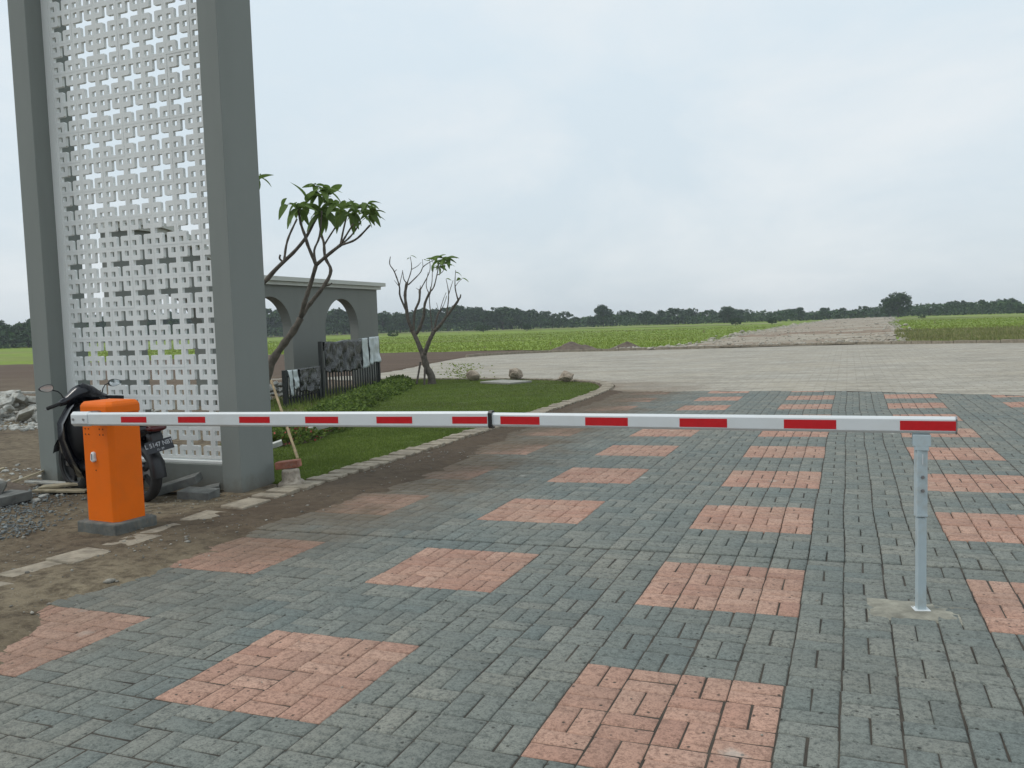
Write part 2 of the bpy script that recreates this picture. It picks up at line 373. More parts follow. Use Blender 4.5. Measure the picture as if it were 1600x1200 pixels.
def sheet_mat():
    q = NM('black_plastic_sheet'); n = q.noise(3.2, 6, .7, None, .6, (1, 2.2, .8)); st = q.noise(9, 4, .6, None, .4, (1, 2.5, .35))
    c = q.ramp(n, [(.46, (.010, .012, .011)), (.60, (.035, .04, .036)), (.72, (.15, .16, .145))]); c = q.mix(q.ramp(st, [(.55, 0), (.7, .5)]), c, (.20, .22, .20))
    q.bump(st, .9, .06); return q.fin(c, .25, 0, .7)
M_BSHEET = sheet_mat()
M_WSHEET = simple('pale_plastic_sheet', (.50, .56, .56), .35, .15, 5, .4, 25, spec=.6, dist=.03)
M_FENCE = simple('black_fence_paint', (.014, .018, .016), .5, .2, 8, .1)
M_PRINT = simple('white_plate_paint', (.36, .38, .40), .6, .02, 3, 0)
M_PLATE = simple('black_plate', (.012, .014, .02), .4, .1, 8, 0)
M_FLOW = simple('pink_red_petal', (.42, .07, .06), .7, .4, 20, 0)
M_CEM = simple('cement_smear', (.27, .26, .21), .92, .3, 9, .8, 70, dirt=((.17, .16, .125), .8))
M_HOLE = simple('dark_hole', (.02, .008, .004), .9, 0.05, 3, 0)

# ================================================================== SETTING
isl = [(-4.86, -4), (-4.86, 0), (-4.86, 5), (-4.86, 9), (-4.88, 13), (-5.02, 15.2), (-5.4, 17), (-6.3, 18.5), (-7.7, 19.5), (-9.6, 20.25), (-11.8, 20.55), (-14.4, 20.6)]
pave_end = [(-4.72, 15.25), (-2.5, 14.9), (0, 14.35), (3.0, 12.87), (6, 11.0), (9, 8.9)]
pe = curve(pave_end, 60)
def pend(x): return np.interp(x, pe[:, 0], pe[:, 1])
roadN = [(-22, 21), (-14.4, 20.75), (-11.8, 20.7), (-9.6, 20.4), (-7.6, 19.65), (-6.2, 18.7), (-5.2, 17.1), (-4.75, 15.27), (0, 14.38), (3, 12.9), (6, 11.03), (9, 8.93), (15, 5.5), (22, 3)]
roadF = [(-16.2, 23), (-16.8, 27), (-18.6, 35), (-18.9, 39.5), (-16.3, 42.8), (-10.8, 43.9), (-5, 43.2), (-.5, 42), (7, 37), (20, 29), (34, 20), (48, 12)]

# under-layer of soil; rises over the pavers beside the verge
def nonuni(segs):
    out = []
    for a, b, s in segs: out.append(np.arange(a, b, s))
    return np.r_[np.concatenate(out), segs[-1][1]]
gx = nonuni([(-120, -60, 4), (-60, -20, .8), (-20, -9, .2), (-9, -3.0, .035), (-3.0, -1.9, .06)]); gy = nonuni([(-8, -3, .3), (-3, 8, .04), (8, 16, .12), (16, 62, .6), (62, 120, 4)])
X, Y = np.meshgrid(gx, gy, indexing='ij')
edge_pts = np.array([(-8, -3.6), (-.8, -3.62), (0, -4.05), (.6, -4.12), (1.4, -4.22), (2.1, -4.2), (2.8, -4.0), (3.6, -3.95), (4.9, -4.0), (8, -4.3), (11, -4.42), (16, -4.5)])
bx = np.interp(Y, edge_pts[:, 0], edge_pts[:, 1]) + .22*noise2(X, Y, 3, 4, 1.4) + .08*noise2(X, Y, 5, 3, 7)
hh = np.clip((bx - X)*.12, -.08, .028)
rough = .012*noise2(X, Y, 1, 5, 2.2) + .010*noise2(X, Y, 2, 4, 12)
Z = G(X, Y) + hh + rough*np.clip((bx-X)*3+.6, .15, 1) + np.where(X < -9, .05*noise2(X, Y, 4, 4, .5), 0)
rp_ = np.array(list(curve(roadN, 80)) + list(curve(roadF, 80))[::-1])
Z = np.where(inside(X, Y, rp_), G(X, Y)-.15, Z)
lawnL = [(-6.6, 3.75), (-7.0, 4.6), (-7.25, 5.6), (-6.95, 6.5), (-7.25, 7.5), (-8.35, 9.75), (-9.8, 13), (-11.2, 16.9), (-12.6, 19.0)]
lawnR = [(-5.03, 3.55), (-5.03, 5), (-5.03, 7), (-5.03, 9), (-5.03, 11), (-5.06, 13.2), (-5.2, 15.2), (-5.6, 16.9), (-6.45, 18.3), (-7.8, 19.25), (-9.6, 20.05), (-11.8, 20.35), (-13.2, 20.45)]
lp = np.array(list(curve(lawnL, 60)) + list(curve(lawnR, 60))[::-1])
Z = np.where(inside(X, Y, lp), np.minimum(Z, G(X, Y)-.03), Z)
FN_ = [(-420, -60), (-200, 55), (-100, 46), (-52, 37), (-40, 47), (-27, 46), (-22, 48.5), (-18, 46.6), (-14.8, 44.0), (-10.8, 44.2), (-5, 43.5)]
fp_ = np.array(list(curve(FN_, 120))[1:] + [(0, 600), (-1200, 600), (-1200, -100)]); Z = np.where(inside(X, Y, fp_), G(X, Y)-.3, Z)
verge = link('ground', new_mesh('ground', np.stack([X.ravel(), Y.ravel(), Z.ravel()], 1), grid_faces(len(gx), len(gy)), M_SOIL, smooth=True))
tag(verge, kind='structure')

# ---- paving: basket weave, 21 x 10.5 cm pavers, red squares of 4 x 4 cells in grey
pavement, _, _ = loft_sheet('pavement', [(-5.0, -6), (-5.0, 0), (-4.8, 15.2)], [(12, -6), (12, 2), (9, 8.9)], 40, 60, lambda x, y: G(x, y)-.016, M_SOIL)
# bed follows the curved far edge
A = [(x_, -6.0) for x_ in np.linspace(-5.05, 12, 30)]; B = [(x_, float(pend(x_))+.01) for x_ in np.linspace(-5.05, 12, 30)]
P = np.array([[np.array(a_)*(1-t)+np.array(b_)*t for t in np.linspace(0, 1, 60)] for a_, b_ in zip(A, B)])
bx_, by_ = P[..., 0].ravel(), P[..., 1].ravel()
pavement.data = new_mesh('pavement', np.stack([bx_, by_, G(bx_, by_)-.0065], 1), grid_faces(30, 60), M_JOINT); tag(pavement, kind='structure')
CW, BW = .2098, .1022
def paver_shape(L, W, ch=.006, H=.045):
    V = []
    for (k, z) in ((0, -H), (0, -ch), (ch, 0)):
        V += [(-L/2+k, -W/2+k, z), (L/2-k, -W/2+k, z), (L/2-k, W/2-k, z), (-L/2+k, W/2-k, z)]
    Fc = [(8, 9, 10, 11)]
    for r in (0, 4): Fc += [(r+i, r+(i+1) % 4, r+4+(i+1) % 4, r+4+i) for i in range(4)]
    return np.array(V, float), np.array(Fc)
PV, PF = paver_shape(.2035, .0983, .0055)
me_g = new_mesh('paver_grey', PV, PF, M_GREY); me_r = new_mesh('paver_red', PV, PF, M_RED)
pav = []
for i in range(-24, 58):
    for j in range(-26, 74):
        cx, cy = (i+.5)*.21, (j+.5)*.21
        if cx < -4.68 or cx > 10 or cy > pend(cx)-.06: continue
        red = (i % 8 >= 4) and (j % 8 >= 4); V_ = (i+j) % 2 != 0
        for s_ in (-1, 1):
            ox, oy, rot = (s_*.0525, 0, math.pi/2) if V_ else (0, s_*.0525, 0)
            x_, y_ = cx+ox, cy+oy
            dx = .0035*math.sin(j*.7+i*.13)+.004*math.sin(j*.21) + rng.normal(0, .0012); dy = .003*math.sin(i*.6) + rng.normal(0, .0012)
            if j >= 9: dy += .009; dx += .006*math.sin(j*.33)
            zz = rng.normal(0, .0010) + (.007 if j >= 9 and j < 16 else 0) + .0015*math.sin(i*.5+j*.31)
            pav.append((x_+dx, y_+dy, g(x_, y_)+zz, rot+rng.normal(0, .011), rng.normal(0, .007), rng.normal(0, .007), red))
pav = np.array(pav)
d = pav[:, :3]-CAM; cz = d@RT[2]; u = 800+F*(d@RT[0])/cz; v = 600-F*(d@RT[1])/cz
vis = (cz > .5) & (u > -20) & (u < 1620) & (v < 1225)
order = np.argsort(np.where(vis, cz, 1e9)); near = set(order[:300].tolist())
sV, sF, sM = [], [], []; k = 0
for n_, (x_, y_, z_, r_, tx, ty, red) in enumerate(pav):
    if n_ in near:
        o = link('paver', me_r if red else me_g, pavement); o.location = (x_, y_, z_); o.rotation_euler = (tx, ty, r_); continue
    c_, s_ = math.cos(r_), math.sin(r_)
    vx = PV[:, 0]*c_-PV[:, 1]*s_; vy = PV[:, 0]*s_+PV[:, 1]*c_
    sV.append(np.stack([vx+x_, vy+y_, PV[:, 2]+z_ + vx*tx + vy*ty], 1)); sF.append(PF+k); sM += [int(red)]*len(PF); k += 12
o = link('pavers', new_mesh('pavers', np.concatenate(sV), np.concatenate(sF), [M_GREY, M_RED], sM), pavement); o['kind'] = 'stuff'

# ---- road beyond
road, nA, nB = loft_sheet('road', roadN, roadF, 110, 60, lambda x, y: G(x, y)-.006 + .012*noise2(x, y, 8, 3, .4), M_ROAD); tag(road, kind='structure')
# ---- field and far ground
fieldN = [(-420, -60), (-200, 55), (-100, 46), (-52, 37), (-40, 47), (-27, 46), (-22, 48.5), (-18, 46.6), (-14.8, 44.0), (-10.8, 44.2), (-5, 43.5), (-.5, 42.3), (7, 37.3), (20, 29.3), (34, 20.3), (60, 5), (200, -90)]
fieldF = [(-1500*math.cos(t)*1.0, 1500*math.sin(t)) for t in np.linspace(R_(-5), R_(178), 17)]
fz = lambda x, y: G(x, y)+.01+.05*noise2(x, y, 11, 4, .12)*np.clip((np.hypot(x, y)-50)/40, 0, 1)+.03*noise2(x, y, 12, 3, .8)
field, _, _ = loft_sheet('field', fieldN, fieldF, 260, 160, fz, M_FIELD, power=3.0); tag(field, kind='structure')
plain = link('terrain', new_mesh('terrain', [(-2500, -2500, -.55), (2500, -2500, -.55), (2500, 2500, -.55), (-2500, 2500, -.55)], np.array([[0, 1, 2, 3]]), M_SOIL)); tag(plain, kind='structure')
# ---- unfinished track of crushed limestone
def track_mat():
    q = NM('crushed_limestone'); n = q.noise(.18, 6, .6, None, .2, (.35, 1.5, 1)); f = q.noise(4, 6, .75)
    c = q.ramp(n, [(.40, (.44, .395, .32)), (.48, (.36, .32, .255)), (.55, (.24, .17, .115)), (.62, (.42, .375, .305))])
    c = q.mix(q.ramp(f, [(.4, .6), (.58, 0)]), c, (.20, .175, .14)); c = q.mix(q.ramp(f, [(.6, 0), (.75, .6)]), c, (.58, .55, .49))
    q.bump(f, .8, .05); return q.fin(c, .95, 0, .2)
M_TRACK = track_mat()
trkL = [(-9.8, 44.3), (-9.0, 48), (-8.4, 56), (-8.6, 86), (-7.1, 140), (-3.7, 236), (-1, 290)]
trkR = [(2.5, 40.7), (2.7, 47), (3.2, 60), (4.1, 76), (5.2, 120), (7.7, 162), (12, 290)]
track, _, _ = loft_sheet('dirt_track', trkL, trkR, 200, 30, lambda x, y: G(x, y)+.03+.05*noise2(x, y, 21, 4, .7)+.06*np.clip((np.hypot(x, y)-44)/6, 0, 1), M_TRACK); tag(track, kind='structure')
pstrip, _, _ = loft_sheet('far_path', [(-230, 165), (-150, 190), (-84, 196), (-37, 176), (-12, 171)], [(-232, 172), (-152, 198), (-85, 204), (-37, 183), (-12, 178)], 60, 4, lambda x, y: G(x, y)+.22, M_TRACK); tag(pstrip, kind='structure')
pst2, _, _ = loft_sheet('far_path', [(10, 171), (40, 160), (100, 128)], [(10, 178), (41, 167), (103, 134)], 40, 4, lambda x, y: G(x, y)+.2, M_TRACK); tag(pst2, kind='structure')

# ---- rock / chunk shapes
def hull_mesh(name, mat, seed, ang=1.0, n=16, dims=(1, .7, .5)):
    import bmesh
    r = random.Random(seed); bm = bmesh.new()
    for _ in range(n):
        t, p_ = r.uniform(0, 6.283), math.acos(r.uniform(-1, 1)); q_ = r.uniform(.75, 1)
        bm.verts.new((q_*dims[0]*.5*math.sin(p_)*math.cos(t), q_*dims[1]*.5*math.sin(p_)*math.sin(t), q_*dims[2]*.5*math.cos(p_)))
    res = bmesh.ops.convex_hull(bm, input=bm.verts)
    bmesh.ops.delete(bm, geom=[e_ for e_ in res['geom_interior'] if isinstance(e_, bmesh.types.BMVert)], context='VERTS')
    me = bpy.data.meshes.new(name); bm.to_mesh(me); bm.free(); me.materials.append(mat); return me
def slab_mesh(name, mat, seed, dims):
    import bmesh
    r = random.Random(seed); bm = bmesh.new(); k_ = r.choice([4, 5, 5, 6]); P_ = []
    for q_ in range(k_):
        t = 6.283*q_/k_ + r.uniform(-.35, .35); P_.append((dims[0]*.5*math.cos(t)*r.uniform(.75, 1.1), dims[1]*.5*math.sin(t)*r.uniform(.75, 1.1)))
    for z_ in (-dims[2]/2, dims[2]/2):
        for (a_, b_) in P_: bm.verts.new((a_*(1+r.uniform(-.08, .08)), b_*(1+r.uniform(-.08, .08)), z_+r.uniform(-.01, .01)))
    bmesh.ops.convex_hull(bm, input=bm.verts)
    bmesh.ops.bevel(bm, geom=bm.edges[:], offset=min(dims)*.06, segments=1, affect='EDGES')
    me = bpy.data.meshes.new(name); bm.to_mesh(me); bm.free(); me.materials.append(mat); return me
def icoish(): 
    t = (1+5**.5)/2; V = np.array([(-1, t, 0), (1, t, 0), (-1, -t, 0), (1, -t, 0), (0, -1, t), (0, 1, t), (0, -1, -t), (0, 1, -t), (t, 0, -1), (t, 0, 1), (-t, 0, -1), (-t, 0, 1)])/1.9
    Fc = np.array([(0, 11, 5), (0, 5, 1), (0, 1, 7), (0, 7, 10), (0, 10, 11), (1, 5, 9), (5, 11, 4), (11, 10, 2), (10, 7, 6), (7, 1, 8), (3, 9, 4), (3, 4, 2), (3, 2, 6), (3, 6, 8), (3, 8, 9), (4, 9, 5), (2, 4, 11), (6, 2, 10), (8, 6, 7), (9, 8, 1)])
    return V, Fc
IV, IF = icoish()
def scatter_stones(name, mat, pts, sizes, flat=.6, parent=None, jitter=.35, lift=.25):
    n = len(pts); V = IV[None]*(1+rng.uniform(-jitter, jitter, (n, 12, 1))); ang = rng.uniform(0, 6.283, n)
    sx = sizes*rng.uniform(.6, 1.3, n)*.5; sy = sizes*rng.uniform(.5, 1, n)*.5; sz = sizes*flat*rng.uniform(.6, 1.1, n)*.5
    V = V*np.stack([sx, sy, sz], 1)[:, None, :]; c_, s_ = np.cos(ang)[:, None], np.sin(ang)[:, None]
    W_ = np.stack([V[..., 0]*c_-V[..., 1]*s_, V[..., 0]*s_+V[..., 1]*c_, V[..., 2]], -1) + pts[:, None, :]; W_[..., 2] += (sz*lift)[:, None]
    Fc = (IF[None]+(np.arange(n)*12)[:, None, None]).reshape(-1, 3)
    o = link(name, new_mesh(name, W_.reshape(-1, 3), Fc, mat), parent); o['kind'] = 'stuff'; return o
from mathutils.bvhtree import BVHTree
Zgrid = Z
def gz(x, y):
    i = np.clip(np.searchsorted(gx, x)-1, 0, len(gx)-2); j = np.clip(np.searchsorted(gy, y)-1, 0, len(gy)-2)
    return float(max(Zgrid[i, j], Zgrid[i+1, j+1]))
def gzv(x, y):
    i = np.clip(np.searchsorted(gx, x)-1, 0, len(gx)-2); j = np.clip(np.searchsorted(gy, y)-1, 0, len(gy)-2)
    return np.maximum(Zgrid[i, j], Zgrid[i+1, j+1])
def pts_in(n, x0, x1, y0, y1, zf=None, dens=None):
    x_, y_ = rng.uniform(x0, x1, n), rng.uniform(y0, y1, n)
    if dens is not None: m_ = rng.uniform(0, 1, n) < dens(x_, y_); x_, y_ = x_[m_], y_[m_]
    return np.stack([x_, y_, gzv(x_, y_) if zf is None else zf(x_, y_)], 1)
# pebbles and crumbs on the verge, gravel strip at left, crumbs on pavers
p_ = pts_in(4200, -9, -4.0, -1.5, 6, dens=lambda x, y: .15+.85*(noise2(x, y, 31, 3, 1.5) > 0))
p_ = p_[~inside(p_[:, 0], p_[:, 1], lp)]
tag(scatter_stones('pebbles', M_PEB, p_, rng.lognormal(-4.25, .5, len(p_))), 'loose pebbles and crumbs strewn over the bare soil verge')
p_ = pts_in(9000, -9.5, -5.7, .9, 2.9, dens=lambda x, y: np.exp(-((y-(1.45+(x+6.4)*-.95))/.42)**2)*(x < -5.9))
p_[:, 2] += .008
tag(scatter_stones('gravel', M_GRAV, p_, rng.lognormal(-4.0, .35, len(p_))), 'strip of blue grey gravel lying beside the orange barrier cabinet')
p_ = pts_in(9000, -4.5, 3, -1.5, 14, zf=lambda x, y: G(x, y)+.001, dens=lambda x, y: np.clip(.03+.9*np.exp(-(x+4.3)/.55), 0, 1))
tag(scatter_stones('grit', M_PEB, p_, rng.lognormal(-4.9, .45, len(p_))), 'fine grit and soil crumbs scattered on the pavers')

# ---- kerb: separate stones
kerb = link('kerb', None); tag(kerb, kind='structure')
km = slab_mesh  # (stones are boxes with worn edges)
def kerb_stone_mesh(L, W, seed):
    r = random.Random(seed); b = MB(); b.box((0, 0, -.07), (W, L, .14)); V = [(x_*(1+r.uniform(-.03, .03)), y_*(1+r.uniform(-.04, .04)), z_+(r.uniform(-.006, .004) if z_ > -.05 else 0)) for x_, y_, z_ in b.V]
    import bmesh
    me = new_mesh('kerb_stone', V, b.F, M_KERB); bm = bmesh.new(); bm.from_mesh(me)
    bmesh.ops.bevel(bm, geom=bm.edges[:], offset=.013, segments=2, affect='EDGES', profile=.6); bm.to_mesh(me); bm.free()
    return me
kms = [kerb_stone_mesh(.168, .29, s_) for s_ in range(5)]; kml = [kerb_stone_mesh(.36, .27, 20+s_) for s_ in range(5)]
kc = curve(isl, 1600); dd = np.r_[0, np.cumsum(np.linalg.norm(np.diff(kc, axis=0), axis=1))]
s_ = .8; nst = 0
while s_ < dd[-1]-.2:
    y_ = np.interp(s_, dd, kc[:, 1]); long_ = y_ < 2.9
    step = .395 if long_ else .212
    x_ = np.interp(s_, dd, kc[:, 0]); x2 = np.interp(s_+.05, dd, kc[:, 0]); y2 = np.interp(s_+.05, dd, kc[:, 1])
    a_ = math.atan2(y2-y_, x2-x_)-math.pi/2
    o = link('kerb_stone', random.choice(kml if long_ else kms), kerb)
    o.location = (x_+random.uniform(-.012, .012)*(3 if long_ else 1), y_, g(x_, y_)+(.036+random.uniform(-.016, .016) if long_ else .060+random.uniform(-.005, .005)))
    o.rotation_euler = (random.uniform(-.03, .03), random.uniform(-.04, .04)+(.03 if long_ else 0), a_+random.uniform(-.05, .05)*(2.2 if long_ else 1) + (.10 if not long_ and y_ < 14 else 0))
    s_ += step + (random.uniform(-.05, .08) if long_ else 0); nst += 1
# far road kerb: low stones
fk = curve(roadF, 2400); dk = np.r_[0, np.cumsum(np.linalg.norm(np.diff(fk, axis=0), axis=1))]
kb = MB(); fkerb = link('far_kerb', None); tag(fkerb, kind='structure')
b_ = MB(); b_.box((0, 0, -.02), (.97, .2, .30)); me_fk = new_mesh('kerb_stone', b_.V, b_.F, M_KERB)
s_ = 16
while s_ < dk[-1]-4:
    x_, y_ = np.interp(s_, dk, fk[:, 0]), np.interp(s_, dk, fk[:, 1]); x2, y2 = np.interp(s_+.5, dk, fk[:, 0]), np.interp(s_+.5, dk, fk[:, 1])
    o = link('kerb_stone', me_fk, fkerb); o.location = (x_, y_, g(x_, y_)+random.uniform(-.015, .01)); o.rotation_euler = (0, 0, math.atan2(y2-y_, x2-x_)); s_ += 1.0

# ---- lawn
lawn, la, lb = loft_sheet('lawn', lawnL, lawnR, 160, 40, lambda x, y: G(x, y)+.022+.010*noise2(x, y, 41, 4, 3), M_LAWN); tag(lawn, kind='structure')
def blades(name, base, h, wd, lean, mat, label, parent=None):
    n = len(base); a = rng.uniform(0, 6.283, n); l = rng.uniform(0, lean, n)*h; b = rng.uniform(0, 6.283, n)
    dx, dy = np.cos(a)*wd/2, np.sin(a)*wd/2; lx, ly = np.cos(b)*l, np.sin(b)*l; z0 = base[:, 2]
    V = np.stack([np.stack([base[:, 0]-dx, base[:, 1]-dy, z0], 1), np.stack([base[:, 0]+dx, base[:, 1]+dy, z0], 1), np.stack([base[:, 0]+lx*.45+dx*.6, base[:, 1]+ly*.45+dy*.6, z0+h*.6], 1),
                  np.stack([base[:, 0]+lx, base[:, 1]+ly, z0+h], 1), np.stack([base[:, 0]+lx*.45-dx*.6, base[:, 1]+ly*.45-dy*.6, z0+h*.6], 1)], 1).reshape(-1, 3)
    Fc = (np.arange(n)*5)[:, None]; Fc = np.concatenate([np.concatenate([Fc, Fc+1, Fc+2], 1), np.concatenate([Fc, Fc+2, Fc+4], 1), np.concatenate([Fc+4, Fc+2, Fc+3], 1)])
    o = link(name, new_mesh(name, V, Fc, mat), parent); return tag(o, label, kind='stuff')
def in_loft(n, La, Lb, bias=1.0):
    uu, tt = rng.uniform(0, 1, n)**bias, rng.uniform(0, 1, n); i_ = uu*(len(La)-1); ii = np.clip(i_.astype(int), 0, len(La)-2); f_ = (i_-ii)[:, None]
    a_ = La[ii]*(1-f_)+La[ii+1]*f_; b_ = Lb[ii]*(1-f_)+Lb[ii+1]*f_; return a_*(1-tt[:, None])+b_*tt[:, None]
q_ = in_loft(150000, la, lb, 1.5); cl_ = noise2(q_[:, 0], q_[:, 1], 44, 4, 5); q_ = q_[cl_ > -.75+.5*rng.uniform(0, 1, len(q_))]; cl_ = noise2(q_[:, 0], q_[:, 1], 44, 4, 5)
blades('grass', np.c_[q_, G(q_[:, 0], q_[:, 1])+.02], rng.uniform(.018, .036, len(q_))*(1+.5*cl_), .009, .9, M_BLADE, 'short dark green turf growing on the lawn island')
# rough grass behind the hedge
q_ = np.stack([rng.uniform(-14, -7.4, 30000), rng.uniform(5.2, 20, 30000)], 1); q_ = q_[(~inside(q_[:, 0], q_[:, 1], lp)) & (noise2(q_[:, 0], q_[:, 1], 47, 3, .8) > -.2) & (q_[:, 0] < -5.2-.33*(q_[:, 1]-3.5)*1.0) & (q_[:, 0] > -13.2)]; dq_ = np.c_[q_, np.zeros(len(q_))]-CAM; q_ = q_[800+F*(dq_@RT[0])/(dq_@RT[2]) > 400]
blades('wild_grass', np.c_[q_, gzv(q_[:, 0], q_[:, 1])], rng.uniform(.05, .17, len(q_)), .014, .8, M_BLADE, 'rough grass growing between the black fence and the hedge')
# field grass, denser near its front edge
n_ = 70000; th = rng.uniform(R_(52), R_(140), n_); rr = 38 + 110*rng.uniform(0, 1, n_)**1.8
q_ = np.stack([rr*np.cos(th), rr*np.sin(th)], 1)
fpoly = np.array(list(curve(fieldN, 200)) + fieldF[::-1]); tpoly = np.array(list(curve(trkL, 60)) + list(curve(trkR, 60))[::-1])
q_ = q_[inside(q_[:, 0], q_[:, 1], fpoly) & ~inside(q_[:, 0], q_[:, 1], tpoly)]
dry = ((q_[:, 0] > 2.0) & (np.hypot(q_[:, 0], q_[:, 1]) < 62+6*noise2(q_[:, 0], q_[:, 1], 51, 3, .2)))
gq = q_[~dry]; blades('field_tufts', np.c_[gq, fz(gq[:, 0], gq[:, 1])], rng.uniform(.04, .13, len(gq)), .05+.0012*np.hypot(gq[:, 0], gq[:, 1]), .5, M_FBLADE, 'bright green grass covering the flat field')
th = rng.uniform(R_(50), R_(89), 26000); rr = rng.uniform(36, 66, 26000); dq = np.stack([rr*np.cos(th), rr*np.sin(th)], 1); dq = dq[inside(dq[:, 0], dq[:, 1], fpoly) & ~inside(dq[:, 0], dq[:, 1], tpoly) & (dq[:, 0] > 3)]
blades('dry_weeds', np.c_[dq, fz(dq[:, 0], dq[:, 1])], rng.uniform(.08, .26, len(dq))*(1+.5*noise2(dq[:, 0], dq[:, 1], 53, 3, .3)), .09, .7, M_DRY, 'olive brown weeds standing right of the limestone track')

# ---- rubble berms along the track
def along(L_, n, sp):
    c_ = curve(L_, 400); i_ = (rng.uniform(0, 1, n)**1.6*399).astype(int); p_ = c_[i_] + rng.normal(0, sp, (n, 2)); return p_
p_ = np.concatenate([along(trkL, 1100, .8), along(trkR, 600, .6), along([(-12, 44.8), (-9, 44.8), (-4, 44.0), (2, 41.8)], 500, .35)])
sz_ = np.where(np.hypot(p_[:, 0], p_[:, 1]) < 70, rng.lognormal(-2.15, .6, len(p_)), rng.lognormal(-1.5, .5, len(p_)))
tag(scatter_stones('rubble', M_RUBB, np.c_[p_, G(p_[:, 0], p_[:, 1])+.07], sz_, .55), 'pale limestone rubble heaped along the edges of the track')
sstrip, _, _ = loft_sheet('soil_strip', [(-7.9, 56), (-3, 58), (1, 57), (2.9, 58)], [(-8.1, 80), (-3, 84), (1, 82), (4.0, 84)], 60, 40, lambda x, y: G(x, y)+.095+.05*noise2(x, y, 21, 4, .7)+.05*noise2(x, y, 23, 4, .35)-.03*np.abs(y-70)/12, simple('brown_track_soil', (.21, .14, .09), .95, .3, 2, .5)); tag(sstrip, kind='structure')
p_ = in_loft(1100, curve(trkL, 100), curve(trkR, 100), 2.2)
tag(scatter_stones('crushed_stone', M_RUBB, np.c_[p_, G(p_[:, 0], p_[:, 1])+.11], rng.lognormal(-2.3, .5, len(p_)), .6), 'crushed stones strewn over the unfinished track')

# ================================================================== GATE TOWER with breeze-block screen
TOP = 6.25
tower = thing('gate_tower', (-6.68, 3.31, g(-6.68, 3.3)), 'tall grey gate tower with a white pierced block screen between its two pillars', 'tower')
MB().box((-5.421, 3.36, (TOP-.4)/2), (.23, .51, TOP+.4)).build('pillar', M_PILLAR, tower, bevel=.006)
MB().box((-7.925, 3.36, (TOP-.4)/2), (.25, .51, TOP+.4)).build('pillar', M_PILLAR, tower, bevel=.006)
MB().box((-6.668, 3.36, -.125), (2.262, .27, .59)).build('low_wall', M_PILLAR, tower, bevel=.006)
MB().box((-6.668, 3.315, .185), (2.258, .12, .028)).build('sill', M_SCREEN, tower, bevel=.004)
MB().box((-7.75, 3.325, 3.2), (.096, .05, 5.94)).build('mortar_strip', M_SCREEN, tower)
MB().box((-6.668, 3.315, TOP+.15), (3.0, .6, .3)).build('top_beam', M_PILLAR, tower, bevel=.01)
def breeze_mesh(p=.3135, dep=.034):
    zs = np.array([-.5, -.42, -.25, -.12, -.088, .088, .12, .25, .42, .5])
    xs = np.array([-.5, -.41, -.235, -.13, -.096, .096, .13, .235, .41, .5])
    def solid(cx, cz):
        ax, az = abs(cx), abs(cz)
        if .235 < ax < .41 and .25 < az < .42: return 0
        if ax < .096 and az < .42: return 0
        if az < .088 and ax < .41: return 0
        if .096 < ax < .13 and .088 < az < .12: return 2
        return 1
    nx, nz = len(xs)-1, len(zs)-1; b = MB(); K = [[solid((xs[i]+xs[i+1])/2, (zs[j]+zs[j+1])/2) for j in range(nz)] for i in range(nx)]
    def K_(i, j): return K[i][j] if 0 <= i < nx and 0 <= j < nz else 0
    vid = {}
    def v(i, j, s):
        k = (i, j, s)
        if k not in vid: vid[k] = len(b.V); b.V.append((xs[i]*p, s*dep/2, zs[j]*p))
        return vid[k]
    for i in range(nx):
        for j in range(nz):
            k = K[i][j]
            if not k: continue
            c = [(i, j), (i+1, j), (i+1, j+1), (i, j+1)]; drop = None
            if k == 2:
                drop = (i+1 if xs[i] < 0 else i, j+1 if zs[j] < 0 else j)
                c = [q for q in c if q != drop]
            b.F.append(tuple(v(q[0], q[1], -1) for q in c)); b.F.append(tuple(v(q[0], q[1], 1) for q in c[::-1]))
            for e_, (di, dj) in zip([((i, j), (i+1, j)), ((i+1, j), (i+1, j+1)), ((i+1, j+1), (i, j+1)), ((i, j+1), (i, j))], [(0, -1), (1, 0), (0, 1), (-1, 0)]):
                if drop in e_: continue
                if not K_(i+di, j+dj):
                    a_, c_ = e_; b.F.append((v(*c_, -1), v(*a_, -1), v(*a_, 1), v(*c_, 1)))
            if drop is not None:
                o_ = (2*i+1-drop[0], 2*j+1-drop[1])  # opposite corner
                a_, c_ = [q for q in [(i, j), (i+1, j), (i+1, j+1), (i, j+1)] if q != drop and q != o_]
                b.F.append((v(*a_, -1), v(*c_, -1), v(*c_, 1), v(*a_, 1)))
    # merge flat faces to keep the piece light
    import bmesh
    me = new_mesh('breeze_block', b.V, b.F, M_SCREEN); bm = bmesh.new(); bm.from_mesh(me)
    bmesh.ops.recalc_face_normals(bm, faces=bm.faces[:]); bm.to_mesh(me); bm.free(); return me
bme = breeze_mesh()
mort = MB()
for r_ in range(19):
    zc = .372 + .3152*r_
    for c_ in range(7):
        xc = -7.545 + .315*c_
        o = link('breeze_block', bme, tower); o.location = (xc-tower.location.x, 3.325-tower.location.y+random.uniform(-.0015, .0015), zc-tower.location.z)
        o.rotation_euler = (random.uniform(-.003, .003), random.uniform(-.003, .003), 0)
for r_ in range(20): mort.box((-6.64, 3.325, .372+.3152*(r_-.5)), (2.12, .029, .0035))
for c_ in range(8): mort.box((-7.545+.315*(c_-.5), 3.3255, 3.2), (.0035, .028, 5.9))
mort.build('mortar', M_SCREEN, tower)
MB().box((-6.668, 3.325, 6.21), (2.26, .05, .02)).build('top_joint', M_SCREEN, tower)

